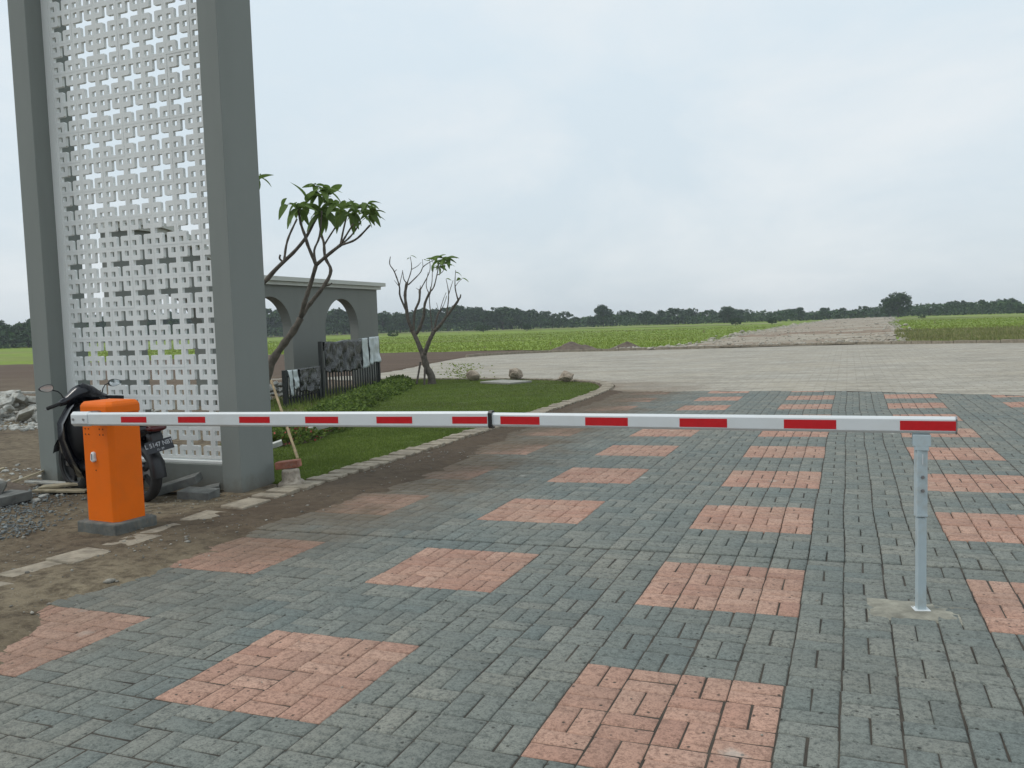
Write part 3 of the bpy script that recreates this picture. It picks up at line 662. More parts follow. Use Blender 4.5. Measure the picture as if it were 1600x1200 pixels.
# ================================================================== BARRIER GATE
ca = R_(-5)
Mc = rz(ca)
def cabp(x, y, z): v_ = Mc @ Vector((x, y, 0)); return (-5.34+v_.x, 1.615+v_.y, z)
bar = thing('barrier_gate', (-5.34, 1.615, g(-5.34, 1.6)), 'orange barrier gate cabinet carrying a long white boom with red strips across the paving', 'barrier gate')
MB().box(cabp(.0, .0, -.09), (.46, .40, .21), Mc).build('concrete_plinth', M_CONC, bar, bevel=.012)
# folded sheet body with chamfered front-right corner
def prism(poly, z0, z1):
    b = MB(); n = len(poly); V = [cabp(x, y, z0) for x, y in poly]+[cabp(x, y, z1) for x, y in poly]
    return b.add(V, [tuple(range(n))[::-1], tuple(range(n, 2*n))]+[(i, (i+1) % n, n+(i+1) % n, n+i) for i in range(n)])
wx, wy = .165, .14
prism([(-wx, -wy), (wx-.035, -wy), (wx, -wy+.035), (wx, wy), (-wx, wy)], .010, .885).build('cabinet', M_ORANGE, bar, bevel=.006, seg=3)
lid = MB(); ring = [(-wx-.006, -wy-.006), (wx-.028, -wy-.006), (wx+.006, -wy+.028), (wx+.006, wy+.006), (-wx-.006, wy+.006)]
V = []
for k_, z_ in ((1, .887), (1, .945), (.965, .962), (.86, .972)): V += [cabp(x*k_, y*k_, z_+(.012 if k_ < .9 else 0)) for x, y in ring]
lid.add(V, [(0, 4, 3, 2, 1)]+[(r*5+i, r*5+(i+1) % 5, r*5+5+(i+1) % 5, r*5+5+i) for r in range(3) for i in range(5)]+[tuple(range(15, 20))])
lid.build('lid', M_ORANGE, bar, bevel=.004)
for gx_ in (-.125, .055):
    for a_ in (0, .042):
        for z_ in (.765, .72):
            MB().lathe([(0, .002), (.006, .002), (.006, 0)], 10, Matrix.Rotation(R_(90), 3, 'X')).build('tmp', M_HOLE, None)
            o = bpy.data.objects[-1] if False else None
# the loop above only sized the punched holes; place them properly
for o in [o for o in bpy.data.objects if o.name.startswith('tmp')]: bpy.data.objects.remove(o)
hb = MB().lathe([(0, .0015), (.0055, .0015), (.006, 0)], 10, Matrix.Rotation(R_(90), 3, 'X'))
hme = new_mesh('punched_hole', hb.V, hb.F, M_HOLE)
def put(name, me, wp, parent, rot=(0, 0, 0)):
    o = link(name, me, parent); o.location = Vector(wp)-Vector(root_loc(parent)); o.rotation_euler = rot; return o
for gx_ in (-.13, .04):
    for a_ in (0, .04):
        for z_ in (.765, .72): put('punched_hole', hme, cabp(gx_+a_, -wy-.0015, z_), bar, (0, 0, ca))
put('punched_hole', hme, cabp(-.03, -wy-.0015, .43), bar, (0, 0, ca))
lk = MB(); Rx = Matrix.Rotation(R_(90), 3, 'X')
V = []
for k_, d_ in ((1, 0), (1, .014), (.75, .022)):
    for q_ in range(16):
        t = 2*math.pi*q_/16; rr_ = .030 if math.sin(t) < 0 else .023
        V.append(cabp(-.045+rr_*k_*math.cos(t), -wy-d_, .525+k_*(.028*math.sin(t)+(.028 if math.sin(t) > .3 else 0))))
lk.add(V, [(r*16+i, r*16+(i+1) % 16, r*16+16+(i+1) % 16, r*16+16+i) for r in range(2) for i in range(16)]+[tuple(range(32, 48))])
lk.build('lock_cover', M_WHITE, bar, smooth=False)
MB().box(cabp(-.045, -wy-.023, .54), (.004, .004, .05)).build('lock_slot', M_CONC, bar)
# hub between cabinet and boom
hub = MB(); hub.tube([cabp(.06, -wy+.02, .872), cabp(.05, -wy-.1, .875), (-5.19, 1.235, .878)], .045, 20); hub.build('axle', M_METAL, bar)
# boom: two telescoped lengths
def boom_seg(p0, p1, h, t, ch=.012):
    p0, p1 = Vector(p0), Vector(p1); d = (p1-p0); L = d.length; ex = d.normalized(); ey = Vector((-ex.y, ex.x, 0)).normalized(); ez = ex.cross(ey)
    prof = [(-t/2, -h/2+ch), (-t/2+ch, -h/2), (t/2-ch, -h/2), (t/2, -h/2+ch), (t/2, h/2-ch), (t/2-ch, h/2), (-t/2+ch, h/2), (-t/2, h/2-ch)]
    V = [p0+ey*a+ez*b for a, b in prof]+[p1+ey*a+ez*b for a, b in prof]
    return MB().add(V, [tuple(range(8)), tuple(range(8, 16))[::-1]]+[(i, 8+i, 8+(i+1) % 8, (i+1) % 8) for i in range(8)])
B0, B1, B2 = Vector((-5.262, 1.2, .880)), Vector((-1.757, 1.13, .932)), Vector((.722, 1.08, .943))
boom = boom_seg(B0+Vector((.16, -.003, .002)), B1, .098, .048).build('boom', M_WHITE, bar, bevel=.002)
def subpart(mb, name, mat, parent, **k): return mb.build(name, mat, parent, **k)
# boom pieces are sub-parts; the boom mesh sits at the root's origin
sub = lambda mb, name, mat, **k: mb.build(name, mat, boom, **k)
sub(boom_seg(B1, B2, .083, .040), 'outer_boom', M_WHITE, bevel=.002)
sub(boom_seg(B1-Vector((.012, 0, 0)), B1+Vector((.012, 0, 0)), .106, .056), 'joint_collar', M_BLACKP)
sub(boom_seg(B2, B2+Vector((.006, 0, 0)), .088, .044), 'end_cap', M_METAL)
sub(boom_seg(B0, B0+Vector((.172, -.0034, .0026)), .112, .060, .022), 'clamp_plate', M_WHITE, bevel=.004)
for x_ in (-5.235, -5.128):
    mb_ = MB().lathe([(0, .007), (.009, .007), (.011, 0)], 8, Rx); mb_.V = [(v_[0]+x_, v_[1]+1.169, v_[2]+.881) for v_ in mb_.V]; sub(mb_, 'bolt', M_METAL)
for k_, (a_, b_) in enumerate([(-4.75, -4.50), (-4.20, -3.95), (-3.65, -3.39), (-3.10, -2.84), (-2.55, -2.29), (-2.01, -1.775), (-1.69, -1.44), (-1.16, -.91), (-.62, -.365), (-.075, .18), (.475, .722)]):
    s0, s1 = (B0, B1) if b_ < -1.76 else (B1, B2); t_ = .048 if b_ < -1.76 else .040
    def on(x_): f_ = (x_-s0.x)/(s1.x-s0.x); return s0.lerp(s1, f_)
    q0, q1 = on(a_), on(b_); yy = -t_/2-.0008; hh_ = .0215 if b_ < -1.76 else .0235
    dz = -.002
    sub(MB().add([q0+Vector((0, yy, -hh_+dz)), q1+Vector((0, yy, -hh_+dz)), q1+Vector((0, yy, hh_+dz)), q0+Vector((0, yy, hh_+dz)),
                  q0+Vector((0, yy+.0012, -hh_+dz)), q1+Vector((0, yy+.0012, -hh_+dz)), q1+Vector((0, yy+.0012, hh_+dz)), q0+Vector((0, yy+.0012, hh_+dz))],
                 [(0, 1, 2, 3), (7, 6, 5, 4), (0, 4, 5, 1), (1, 5, 6, 2), (2, 6, 7, 3), (3, 7, 4, 0)]), 'red_strip', M_REDST)
# fine white tape edges along the boom bottom
# ---- support post
pb = g(.572, 1.08)
post = thing('support_post', (.572, 1.08, pb), 'slim pale grey metal post holding up the free end of the boom', 'post')
pm = rz(R_(14))
MB().box((.572, 1.08, .235+pb/2), (.042, .042, .49-pb+.0), pm).build('lower_tube', M_POST, post, bevel=.003)
MB().box((.570, 1.08, .652), (.050, .050, .335), pm).build('upper_sleeve', M_POST, post, bevel=.003)
MB().box((.572, 1.08, .494), (.050, .050, .010), pm).build('weld_collar', M_POST, post, bevel=.002)
sad = MB(); sad.box((.572, 1.08, .838), (.064, .06, .040)); sad.box((.572, 1.052, .868), (.082, .005, .058)); sad.box((.572, 1.108, .868), (.082, .005, .058)); sad.build('saddle', M_POST, post, bevel=.003)
for z_ in (.686, .618):
    mb_ = MB().lathe([(0, .006), (.008, .006), (.009, 0)], 8, Rx); o = mb_; V = [(v_[0], v_[1], v_[2]) for v_ in o.V]
    mm = rz(R_(14)); o.V = [tuple(mm @ Vector(v_) + Vector((.570+.007, 1.0525, z_))) for v_ in V]; o.build('bolt', M_METAL, post)
MB().box((.5765, 1.0525, .775), (.004, .003, .05), pm).build('slot', M_WHITE, post)
MB().box((.572, 1.08, pb+.006), (.075, .07, .006), pm).build('base_plate', M_WHITE, post, bevel=.001)
# cement smear round its foot
xs_, ys_ = np.meshgrid(np.linspace(-.25, .27, 60), np.linspace(-.16, .16, 44), indexing='ij'); rr_ = np.maximum(np.abs(xs_)/.23, np.abs(ys_)/.135)
zz_ = .010*np.clip(1-rr_**2.2, -1, 1)+.006*noise2(xs_, ys_, 5, 4, 9)+.003*noise2(xs_, ys_, 6, 3, 30)-.001
o = link('cement_smear', new_mesh('cement_smear', np.stack([xs_.ravel(), ys_.ravel(), zz_.ravel()], 1), grid_faces(60, 44), M_CEM, smooth=True)); o.location = (.575, 1.06, pb); tag(o, 'rough patch of spilled cement on the pavers round the foot of the post', 'cement patch')

# ================================================================== MOTOR SCOOTER (local x forward, y left)
sc_ = thing('motor_scooter', (-6.04, 2.60, gz(-6.04, 2.60)-.005), 'black motor scooter parked on its side stand between the orange cabinet and the tower', 'scooter')
sc_.rotation_euler = (Matrix.Rotation(math.pi-R_(13), 3, 'Z') @ Matrix.Rotation(R_(-3), 3, 'X')).to_euler()
def sb(mb, name, mat, parent=sc_, **k): return mb.build(name, mat, parent, world=False, **k)
def wheel(cx, wdt):
    Rw = Matrix.Rotation(R_(90), 3, 'X')
    prof = [(.205+.0, -wdt*.45), (.235, -wdt*.5), (.262, -wdt*.42), (.279, -wdt*.2), (.283, 0), (.279, wdt*.2), (.262, wdt*.42), (.235, wdt*.5), (.205, wdt*.45), (.200, 0), (.205, -wdt*.45)]
    t_ = MB().lathe(prof, 40, Rw); t_.V = [(x+cx, y, z+.283) for x, y, z in t_.V]; ty = sb(t_, 'wheel', M_RUB, smooth=True)
    r_ = MB().lathe([(.206, -.03), (.19, -.022), (.186, 0), (.19, .022), (.206, .03)], 32, Rw)
    for k_ in range(5):
        a_ = 2*math.pi*k_/5; c_ = Vector((math.cos(a_)*.115, 0, math.sin(a_)*.115)); r_.box(c_, (.16, .03, .05), Matrix.Rotation(-a_, 3, 'Y'))
    r_.lathe([(0, -.045), (.035, -.045), (.04, 0), (.035, .045), (0, .045)], 16, Rw)
    r_.V = [(x+cx, y, z+.283) for x, y, z in r_.V]; sb(r_, 'rim', M_BLACKP, ty)
wheel(0, .10); wheel(1.22, .09)
t_ = MB().loft([(-.34, 0, .735, .03, .02), (-.30, 0, .73, .085, .05), (-.12, 0, .70, .13, .085), (.15, 0, .63, .155, .13), (.38, 0, .57, .155, .16), (.50, 0, .52, .14, .18), (.56, 0, .48, .12, .16)], 20); sb(t_, 'rear_body', M_BGLOSS, smooth=True)
t_ = MB().loft([(-.26, 0, .792, .09, .02), (-.2, 0, .80, .115, .035), (.1, 0, .785, .13, .04), (.3, 0, .76, .125, .045), (.52, 0, .735, .09, .04), (.57, 0, .72, .05, .03)], 18); sb(t_, 'seat', M_BLACKP, smooth=True)
t_ = MB().loft([(.48, 0, .31, .14, .05), (.6, 0, .30, .16, .045), (.85, 0, .30, .165, .045), (.98, 0, .34, .15, .07)], 16, 3.5); sb(t_, 'floorboard', M_BLACKP, smooth=True)
t_ = MB()
secs = [(.88, .20, .16), (.935, .40, .22), (.965, .60, .26), (.97, .76, .25), (.955, .88, .18), (.93, .98, .11)]
V = []
for th_ in (0, .07):
    for (x, z, hw) in secs:
        for k_ in range(9):
            s_ = -1+2*k_/8; V.append((x+th_+(.06 if th_ else .0)-.11*s_*s_, hw*s_, z))
m_, nn = len(secs), 9
for q_ in range(2):
    o_ = q_*m_*nn
    for i in range(m_-1):
        for k_ in range(8):
            f_ = (o_+i*nn+k_, o_+i*nn+k_+1, o_+(i+1)*nn+k_+1, o_+(i+1)*nn+k_); t_.F.append(f_ if q_ else f_[::-1])
bd = [i*nn for i in range(m_)] + [(m_-1)*nn+k_ for k_ in range(1, nn)] + [i*nn+nn-1 for i in range(m_-2, -1, -1)] + list(range(nn-2, 0, -1))
for i in range(len(bd)): a_, c_ = bd[i], bd[(i+1) % len(bd)]; t_.F.append((a_, c_, c_+m_*nn, a_+m_*nn))
t_.V = V; t_.n = len(V); sb(t_, 'leg_shield', M_BGLOSS, smooth=True)
sb(MB().loft([(.74, 0, .66, .10, .12), (.80, 0, .66, .17, .22), (.90, 0, .64, .215, .30), (.97, 0, .60, .20, .32)], 18, 3.0), 'inner_panel', M_BLACKP, smooth=True)
t_ = MB().loft([(.96, 0, .52, .23, .30), (1.08, 0, .58, .21, .28), (1.20, 0, .64, .15, .20), (1.27, 0, .66, .07, .12), (1.29, 0, .66, .02, .05)], 18); sb(t_, 'front_fairing', M_BGLOSS, smooth=True)
t_ = MB()
for r_, y0, z0 in ((0, 0, 0),):
    V = []; hb_ = [(-.24, .96, .028, .03), (-.17, .985, .05, .045), (-.09, 1.03, .085, .07), (0, 1.05, .10, .085), (.09, 1.03, .085, .07), (.17, .985, .05, .045), (.24, .96, .028, .03)]
    for (y, z, hx, hz_) in hb_:
        for k_ in range(14):
            a_ = 2*math.pi*k_/14; V.append((.90+hx*math.cos(a_), y, z+hz_*math.sin(a_)))
    t_.V = V; t_.F = [(i*14+k_, i*14+(k_+1) % 14, (i+1)*14+(k_+1) % 14, (i+1)*14+k_) for i in range(6) for k_ in range(14)]+[tuple(range(14))[::-1], tuple(84+k_ for k_ in range(14))]
hcov = sb(t_, 'handlebar_cover', M_BGLOSS, smooth=True)
sb(MB().loft([(.835, 0, 1.06, .055, .028), (.86, 0, 1.075, .06, .03), (.88, 0, 1.085, .05, .02)], 14), 'speedometer', M_BLACKP, hcov, smooth=True)
for s_ in (-1, 1):
    sb(MB().tube([(.90, s_*.22, .965), (.885, s_*.27, .955), (.85, s_*.39, .935)], [.014, .018, .0185], 12), 'grip', M_RUB, smooth=True)
    sb(MB().tube([(.93, s_*.2, .965), (.94, s_*.26, .95), (.925, s_*.38, .915)], [.008, .007, .006], 8), 'brake_lever', M_METAL)
    mm_ = MB().tube([(.90, s_*.19, .985), (.91, s_*.215, 1.05), (.915, s_*.24, 1.08), (.915, s_*.29, 1.10)], [.007, .006, .006, .006], 8); mo = sb(mm_, 'mirror', M_BLACKP)
    hsg = MB(); gls = MB()
    for (bld, k1, ex) in ((hsg, 1.0, .0), (gls, .88, -.012)):
        V = []; cx_, cy_, cz_ = .915+ex, s_*.35, (1.095 if s_ < 0 else 1.125); n_ = 20
        prs = ((0, .02), (.75, .02), (1, .005), (.98, -.010)) if bld is hsg else ((0, -.0), (1, .0))
        for (k_, xo) in prs[1:]:
            for q_ in range(n_):
                a_ = 2*math.pi*q_/n_; yy_ = math.cos(a_)*.072*k1*k_; zz_ = math.sin(a_)*.038*k1*k_*(1-.25*s_*math.cos(a_)); V.append((cx_+xo, cy_+yy_, cz_+zz_+.10*s_*yy_*0))
        r_ = len(prs)-1; Fc = [(i*n_+q_, i*n_+(q_+1) % n_, (i+1)*n_+(q_+1) % n_, (i+1)*n_+q_) for i in range(r_-1) for q_ in range(n_)]+[tuple(range(n_))[::-1]]
        if bld is hsg: Fc.append(tuple((r_-1)*n_+q_ for q_ in range(n_)))
        bld.add(V, Fc)
    sb(hsg, 'housing', M_BLACKP, mo); sb(gls, 'glass', M_MIRROR, mo)
sb(MB().box((1.22, 0, .283), (.26, .02, .26)), 'brake_disc', M_BLACKP)
t_ = MB()
for s_ in (-1, 1): t_.tube([(1.22, s_*.075, .283), (1.16, s_*.07, .45)], .02, 10)
t_.tube([(1.14, 0, .55), (.97, 0, .98)], .03, 10); sb(t_, 'fork', M_METAL)
t_ = MB(); V = []
for k_ in range(9):
    a_ = R_(8+k_*19)
    for r_, y_ in ((.30, -.06), (.325, -.03), (.33, 0), (.325, .03), (.30, .06)): V.append((1.22+math.cos(a_)*r_*-1, y_*1.3, .283+math.sin(a_)*r_))
t_.add(V, [(i*5+k_, i*5+k_+1, i*5+k_+6, i*5+k_+5) for i in range(8) for k_ in range(4)]); sb(t_, 'front_fender', M_BGLOSS, smooth=True)
t_ = MB(); V = []
for k_ in range(8):
    a_ = R_(-5+k_*17); r0 = .315
    for r_, y_ in ((r0-.03, -.075), (r0, -.055), (r0+.008, 0), (r0, .055), (r0-.03, .075)): V.append((-math.cos(a_)*r_, y_, .283+math.sin(a_)*r_))
t_.add(V, [(i*5+k_, i*5+k_+1, i*5+k_+6, i*5+k_+5) for i in range(7) for k_ in range(4)]); sb(t_, 'rear_fender', M_BLACKP, smooth=True)
sb(MB().loft([(-.325, 0, .60, .05, .02), (-.30, 0, .64, .07, .05), (-.26, 0, .66, .08, .06)], 12), 'plate_bracket', M_BLACKP)
sb(MB().loft([(-.365, 0, .725, .06, .018), (-.345, 0, .73, .09, .03), (-.30, 0, .735, .10, .032)], 14), 'tail_lamp', M_LAMP, smooth=True)
sb(MB().tube([(-.1, .13, .78), (-.30, .12, .82), (-.38, .05, .83), (-.38, -.05, .83), (-.30, -.12, .82), (-.1, -.13, .78)], .014, 10), 'grab_rail', M_BLACKP, smooth=True)
Mpl = Matrix.Rotation(R_(-4), 3, 'X') @ Matrix.Rotation(R_(16), 3, 'Y')
plate = sb(MB().box((-.335, 0, .565), (.004, .275, .11), Mpl), 'number_plate', M_PLATE)
t_ = MB()
for (y_, z_, a_, b_) in ((0, .052, .275, .004), (0, -.052, .275, .004), (.1355, 0, .004, .108), (-.1355, 0, .004, .108)): t_.box(Vector((-.335, 0, .565))+Mpl @ Vector((-.0026, y_, z_)), (.0016, a_, b_), Mpl)
sb(t_, 'plate_border', M_PLATE, plate)
def text_mesh(txt, size, mat):
    cu = bpy.data.curves.new('t', 'FONT'); cu.body = txt; cu.size = size; cu.align_x = 'CENTER'; cu.align_y = 'CENTER'; cu.extrude = .0006; cu.offset = .0012
    ob = bpy.data.objects.new('t', cu); COL.objects.link(ob); bpy.context.view_layer.update()
    me = bpy.data.meshes.new_from_object(ob.evaluated_get(bpy.context.evaluated_depsgraph_get())); bpy.data.objects.remove(ob)
    me.materials.clear(); me.materials.append(mat); return me
for txt, sz, dz in (('L 5147 NBT', .058, .014), ('11 - 28', .026, -.034)):
    me = text_mesh(txt, sz, M_PRINT); me.name = 'lettering'; o = link('lettering', me, plate)
    Mt = Mpl @ Matrix(((0, 0, -1), (-1, 0, 0), (0, 1, 0)))
    o.matrix_local = Matrix.Translation(Vector((-.335, 0, .565)) + Mpl @ Vector((-.0032, 0, dz))) @ Mt.to_4x4()
sb(MB().tube([(.35, -.12, .30), (.18, -.14, .30), (-.08, -.15, .35)], [.025, .045, .05], 14), 'exhaust', M_BLACKP, smooth=True)
t_ = MB().loft([(-.06, 0, .29, .05, .06), (.1, .06, .30, .09, .09), (.38, .04, .32, .11, .12), (.5, 0, .33, .08, .1)], 14); sb(t_, 'engine', M_METAL)
sb(MB().tube([(.42, .10, .26), (.34, .20, .04), (.36, .24, .03)], .01, 8), 'side_stand', M_METAL)
sb(MB().tube([(-.02, -.1, .30), (-.12, -.1, .62)], .022, 10), 'shock_absorber', M_METAL)

# ================================================================== small things round the tower
def solo(name, mb, mat, loc, label, cat, rot=(0, 0, 0), group=None, bevel=0, smooth=False):
    o = link(name, new_mesh(name, mb.V, mb.F, mat, smooth=smooth)); o.location = loc; o.rotation_euler = rot
    if bevel: b = o.modifiers.new('bevel', 'BEVEL'); b.width = bevel; b.segments = 2
    return tag(o, label, cat, group)
bx3 = lambda *d: MB().box((0, 0, 0), d)
zt = gz(-6.0, 3.0)
solo('concrete_block', bx3(.42, .2, .08), M_SLABG, (-5.98, 2.98, zt+.10), 'grey block leaning on another against the low wall beside the scooter wheel', 'block', (R_(4), R_(-16), R_(25)), bevel=.006)
solo('concrete_block', bx3(.34, .20, .09), M_SLABG, (-5.60, 2.83, gz(-5.6, 2.83)+.035), 'grey block lying flat in front of the right pillar', 'block', (R_(3), R_(2), R_(8)), bevel=.006)
solo('concrete_block', bx3(.32, .18, .06), M_SLABG, (-5.72, 3.03, gz(-5.7, 3.03)+.03), 'thin dark grey block wedged between the leaning block and the right pillar', 'block', (0, R_(-8), R_(38)), bevel=.006)
prof = [(0, .255), (.095, .26), (.115, .25), (.122, .235), (.128, .12), (.165, .105), (.178, .09), (.185, .01), (.18, -.01), (0, -.01)]
mb_ = MB().lathe(prof[::-1], 28); mb_.V = [(x*(1+.03*math.sin(5*z*20)), y, z+.006*math.sin(9*x*10)) for x, y, z in mb_.V]
solo('cement_pot', mb_, M_POT, (-5.02, 3.52, g(-5.0, 3.5)-.01), 'weathered cement pot standing upside down at the corner of the lawn', 'pot', (R_(2), R_(-2), 0), smooth=True).scale = (.74, .74, .80)
solo('red_brick', bx3(.25, .11, .075), M_BRICK, (-5.10, 3.58, g(-5.1, 3.5)+.235), 'red brick resting on top of the cement pot beside the pillar', 'brick', (R_(2), R_(-6), R_(14)), bevel=.007)
solo('red_brick', bx3(.26, .12, .07), M_BRICK, (-7.85, 6.9, gz(-7.8, 6.9)+.10), 'red brick lying among the flowers behind the tower', 'brick', (R_(6), R_(8), R_(50)), bevel=.006)
for k_, (x_, y_, a_, l_, lab) in enumerate([(-7.75, 7.15, 62, .55, 'pale curved kerb piece dropped in the flower bed beside the bamboo stake'), (-7.15, 6.9, 70, .5, 'pale curved kerb piece lying right of the bamboo stake'), (-6.75, 5.3, 100, .45, 'thin pale curved kerb piece sticking out behind the tower pillar')]):
    mb_ = MB(); n_ = 8; V = []
    for i in range(n_+1):
        t = -.5+i/n_; xx, yy = t*l_, .25*l_*(t*t)*2
        V += [(xx, yy-.04, -.03), (xx, yy+.04, -.03), (xx, yy+.04, .03), (xx, yy-.04, .03)]
    mb_.add(V, [(i*4+q_, i*4+4+q_, i*4+4+(q_+1) % 4, i*4+(q_+1) % 4) for i in range(n_) for q_ in range(4)]+[(0, 1, 2, 3), (n_*4+3, n_*4+2, n_*4+1, n_*4)])
    mb_.F = [f_[::-1] for f_ in mb_.F]
    solo('kerb_piece', mb_, M_CAPW, (x_, y_, gz(x_, y_)+[.16, .15, .17][k_]), lab, 'kerb piece', (R_(8), R_(-10), R_(a_-60)))
# bamboo prop leaning into the frangipani
o = link('bamboo_stake', None); bpy.data.objects.remove(o)
def stick(name, a_, b_, r_, mat, label, cat='stake'):
    a_, b_ = Vector(a_), Vector(b_); n_ = 9; mb_ = MB(); mb_.tube([(b_-a_)*(i/n_) for i in range(n_+1)], [r_*(1+.18*(i % 2)) for i in range(n_+1)], 8)
    return solo(name, mb_, mat, a_, label, cat)
stick('bamboo_stake', (-6.06, 5.07, -.13), tuple(at(424, 595, 12.2)), .017, M_BAMBOO, 'tan bamboo pole leaning on the large frangipani beside the right pillar')
# planks, big concrete lump and debris at the left edge
def plank(x_, y_, z_, L_, W_, rot, lab, mat=M_WOOD, H=.022): solo('plank', bx3(L_, W_, H), mat, (x_, y_, gz(x_, y_)+z_), lab, 'plank', tuple(R_(v_) for v_ in rot), bevel=.003)
plank(-7.35, 2.78, .075, .42, .13, (2, -3, 28), 'short pale plank, topmost of the two lying by the left pillar foot')
plank(-7.28, 2.72, .035, .55, .14, (1, 2, 20), 'longer pale plank under the short one by the left pillar foot')
plank(-8.15, 2.95, .10, .45, .09, (0, -18, 35), 'narrow plank propped on debris left of the pillar foot')
plank(-8.75, 2.75, .10, .75, .06, (0, -14, 55), 'long thin batten at the left edge beyond the concrete lump')
plank(-7.85, 3.03, .05, .5, .12, (0, 4, 12), 'grey brown board lying just in front of the left pillar', M_CHUNK)
plank(-6.85, 2.95, .05, .34, .14, (3, -4, 20), 'grey slab on the ground between the scooter and the left pillar', M_SLABG, .06)
plank(-22.0, 13.4, .14, 2.6, .16, (0, 2, 22), 'long weathered plank lying on the soil beyond the rubble heap', M_CHUNK, .05)
me = hull_mesh('concrete_lump', M_CHUNK, 5, n=26, dims=(.62, .52, .42))
o = link('concrete_lump', me); o.location = (-7.75, 2.15, gz(-7.7, 2.1)+.14); o.rotation_euler = (.25, -.25, .3); tag(o, 'large round faced grey concrete lump at the left edge beside the gravel', 'concrete lump')
me = slab_mesh('concrete_slab', M_SLABG, 6, (.62, .5, .09)); o = link('concrete_slab', me); o.location = (-7.42, 2.18, gz(-7.4, 2.1)+.05); o.rotation_euler = (.05, -.12, .5); tag(o, 'dark flat concrete slab under the large round lump', 'concrete slab')
# debris stuff near left pillar
p_ = pts_in(500, -10.5, -7.2, 2.0, 4.2); tag(scatter_stones('debris', M_CHUNK, p_, rng.lognormal(-3.1, .5, len(p_)), .5), 'small broken concrete and wood crumbs round the left pillar')
# rubble heap left of the tower
cms = [slab_mesh('concrete_chunk', M_CHUNK, 100+k_, (random.uniform(.45, .95), random.uniform(.35, .6), random.uniform(.09, .2))) for k_ in range(9)] + [hull_mesh('concrete_chunk', M_CHUNK, 200+k_, n=14, dims=(.5, .42, .32)) for k_ in range(4)]
rr2 = random.Random(12)
def heap(cx, cy, R, H, n, s0, s1, lab, grp):
    for k_ in range(n):
        a_, r_ = rr2.uniform(0, 6.283), R*math.sqrt(rr2.uniform(0, 1)); x_, y_ = cx+r_*math.cos(a_), cy+r_*.6*math.sin(a_)
        z_ = H*max(0, 1-(r_/R)**1.5)*rr2.uniform(.75, 1.05)
        o = link('concrete_chunk', rr2.choice(cms)); o.location = (x_, y_, gz(x_, y_)+z_+.05); sc2 = rr2.uniform(s0, s1); o.scale = (sc2,)*3
        o.rotation_euler = (rr2.uniform(-.6, .6), rr2.uniform(-.6, .6), rr2.uniform(0, 6.28)); tag(o, lab, 'concrete chunk', grp)
heap(-16.9, 8.9, 2.6, .52, 150, .4, .85, 'broken pale concrete chunk in the rubble heap left of the tower', 'broken concrete chunks of the heap left of the tower')
heap(-12.6, 13.2, .9, .35, 26, .3, .6, 'small pale rubble chunk behind the near end of the black fence', 'rubble chunks behind the black fence')
p_ = pts_in(1200, -19, -13.6, 7.2, 10.6); tag(scatter_stones('debris', M_CHUNK, p_, rng.lognormal(-2.5, .5, len(p_)), .6), 'small concrete debris round the foot of the rubble heap')
def mound(name, c, rx, ry, h, seed, label):
    n_ = 26; xs_, ys_ = np.meshgrid(np.linspace(-1, 1, n_), np.linspace(-1, 1, n_), indexing='ij'); r_ = np.hypot(xs_, ys_)
    zz = h*np.clip(1-r_, 0, 1)**.85*(1+.5*noise2(xs_+seed, ys_, seed, 4, 2.5))-.03
    o = link(name, new_mesh(name, np.stack([xs_.ravel()*rx, ys_.ravel()*ry, zz.ravel()], 1), grid_faces(n_, n_), M_PILE, smooth=False)); o.location = (c[0], c[1], g(*c)+.02); return tag(o, label, 'soil mound')
mound('soil_mound', (-15.1, 44.9), 1.6, 1.2, .58, 3, 'larger brown soil mound on the far road edge before the green field')
mound('soil_mound', (-12.0, 45.4), 1.2, .9, .42, 5, 'smaller brown soil mound on the far road edge, nearer the limestone track')
mound('soil_mound', (-8.35, 2.75), .75, .35, .16, 8, 'low reddish brown clod of earth at the left pillar foot')

# rocks and slab on the lawn edge
for (x_, y_, dm, sd_, lab) in ((-10.35, 19.75, (.62, .42, .42), 31, 'smooth tan boulder on the far lawn edge, left of the other two'), (-8.95, 19.75, (.50, .40, .52), 35, 'tall jagged pale rock on the far lawn edge, between the other two'), (-6.95, 18.5, (.50, .42, .42), 38, 'knobbly pale rock on the lawn corner near the road')):
    me = hull_mesh('boulder', M_ROCK, sd_, n=(40 if sd_ == 31 else 20), dims=dm); o = link('boulder', me); o.location = (x_, y_, g(x_, y_)+dm[2]*.40); tag(o, lab, 'rock')
    sm = o.modifiers.new('s', 'SUBSURF'); sm.levels = sm.render_levels = 2; sm.subdivision_type = 'CATMULL_CLARK' if sd_ == 31 else 'SIMPLE'
    tx = bpy.data.textures.new('rock', 'CLOUDS'); tx.noise_scale = .12; dm_ = o.modifiers.new('d', 'DISPLACE'); dm_.texture = tx; dm_.strength = .03 if sd_ == 31 else .11
solo('cover_slab', bx3(1.25, .85, .06), M_CAPW, (-8.75, 18.45, g(-8.8, 18.5)+.055), 'pale flat rectangular slab set in the lawn before the rocks', 'slab', (0, 0, R_(-25)), bevel=.01)

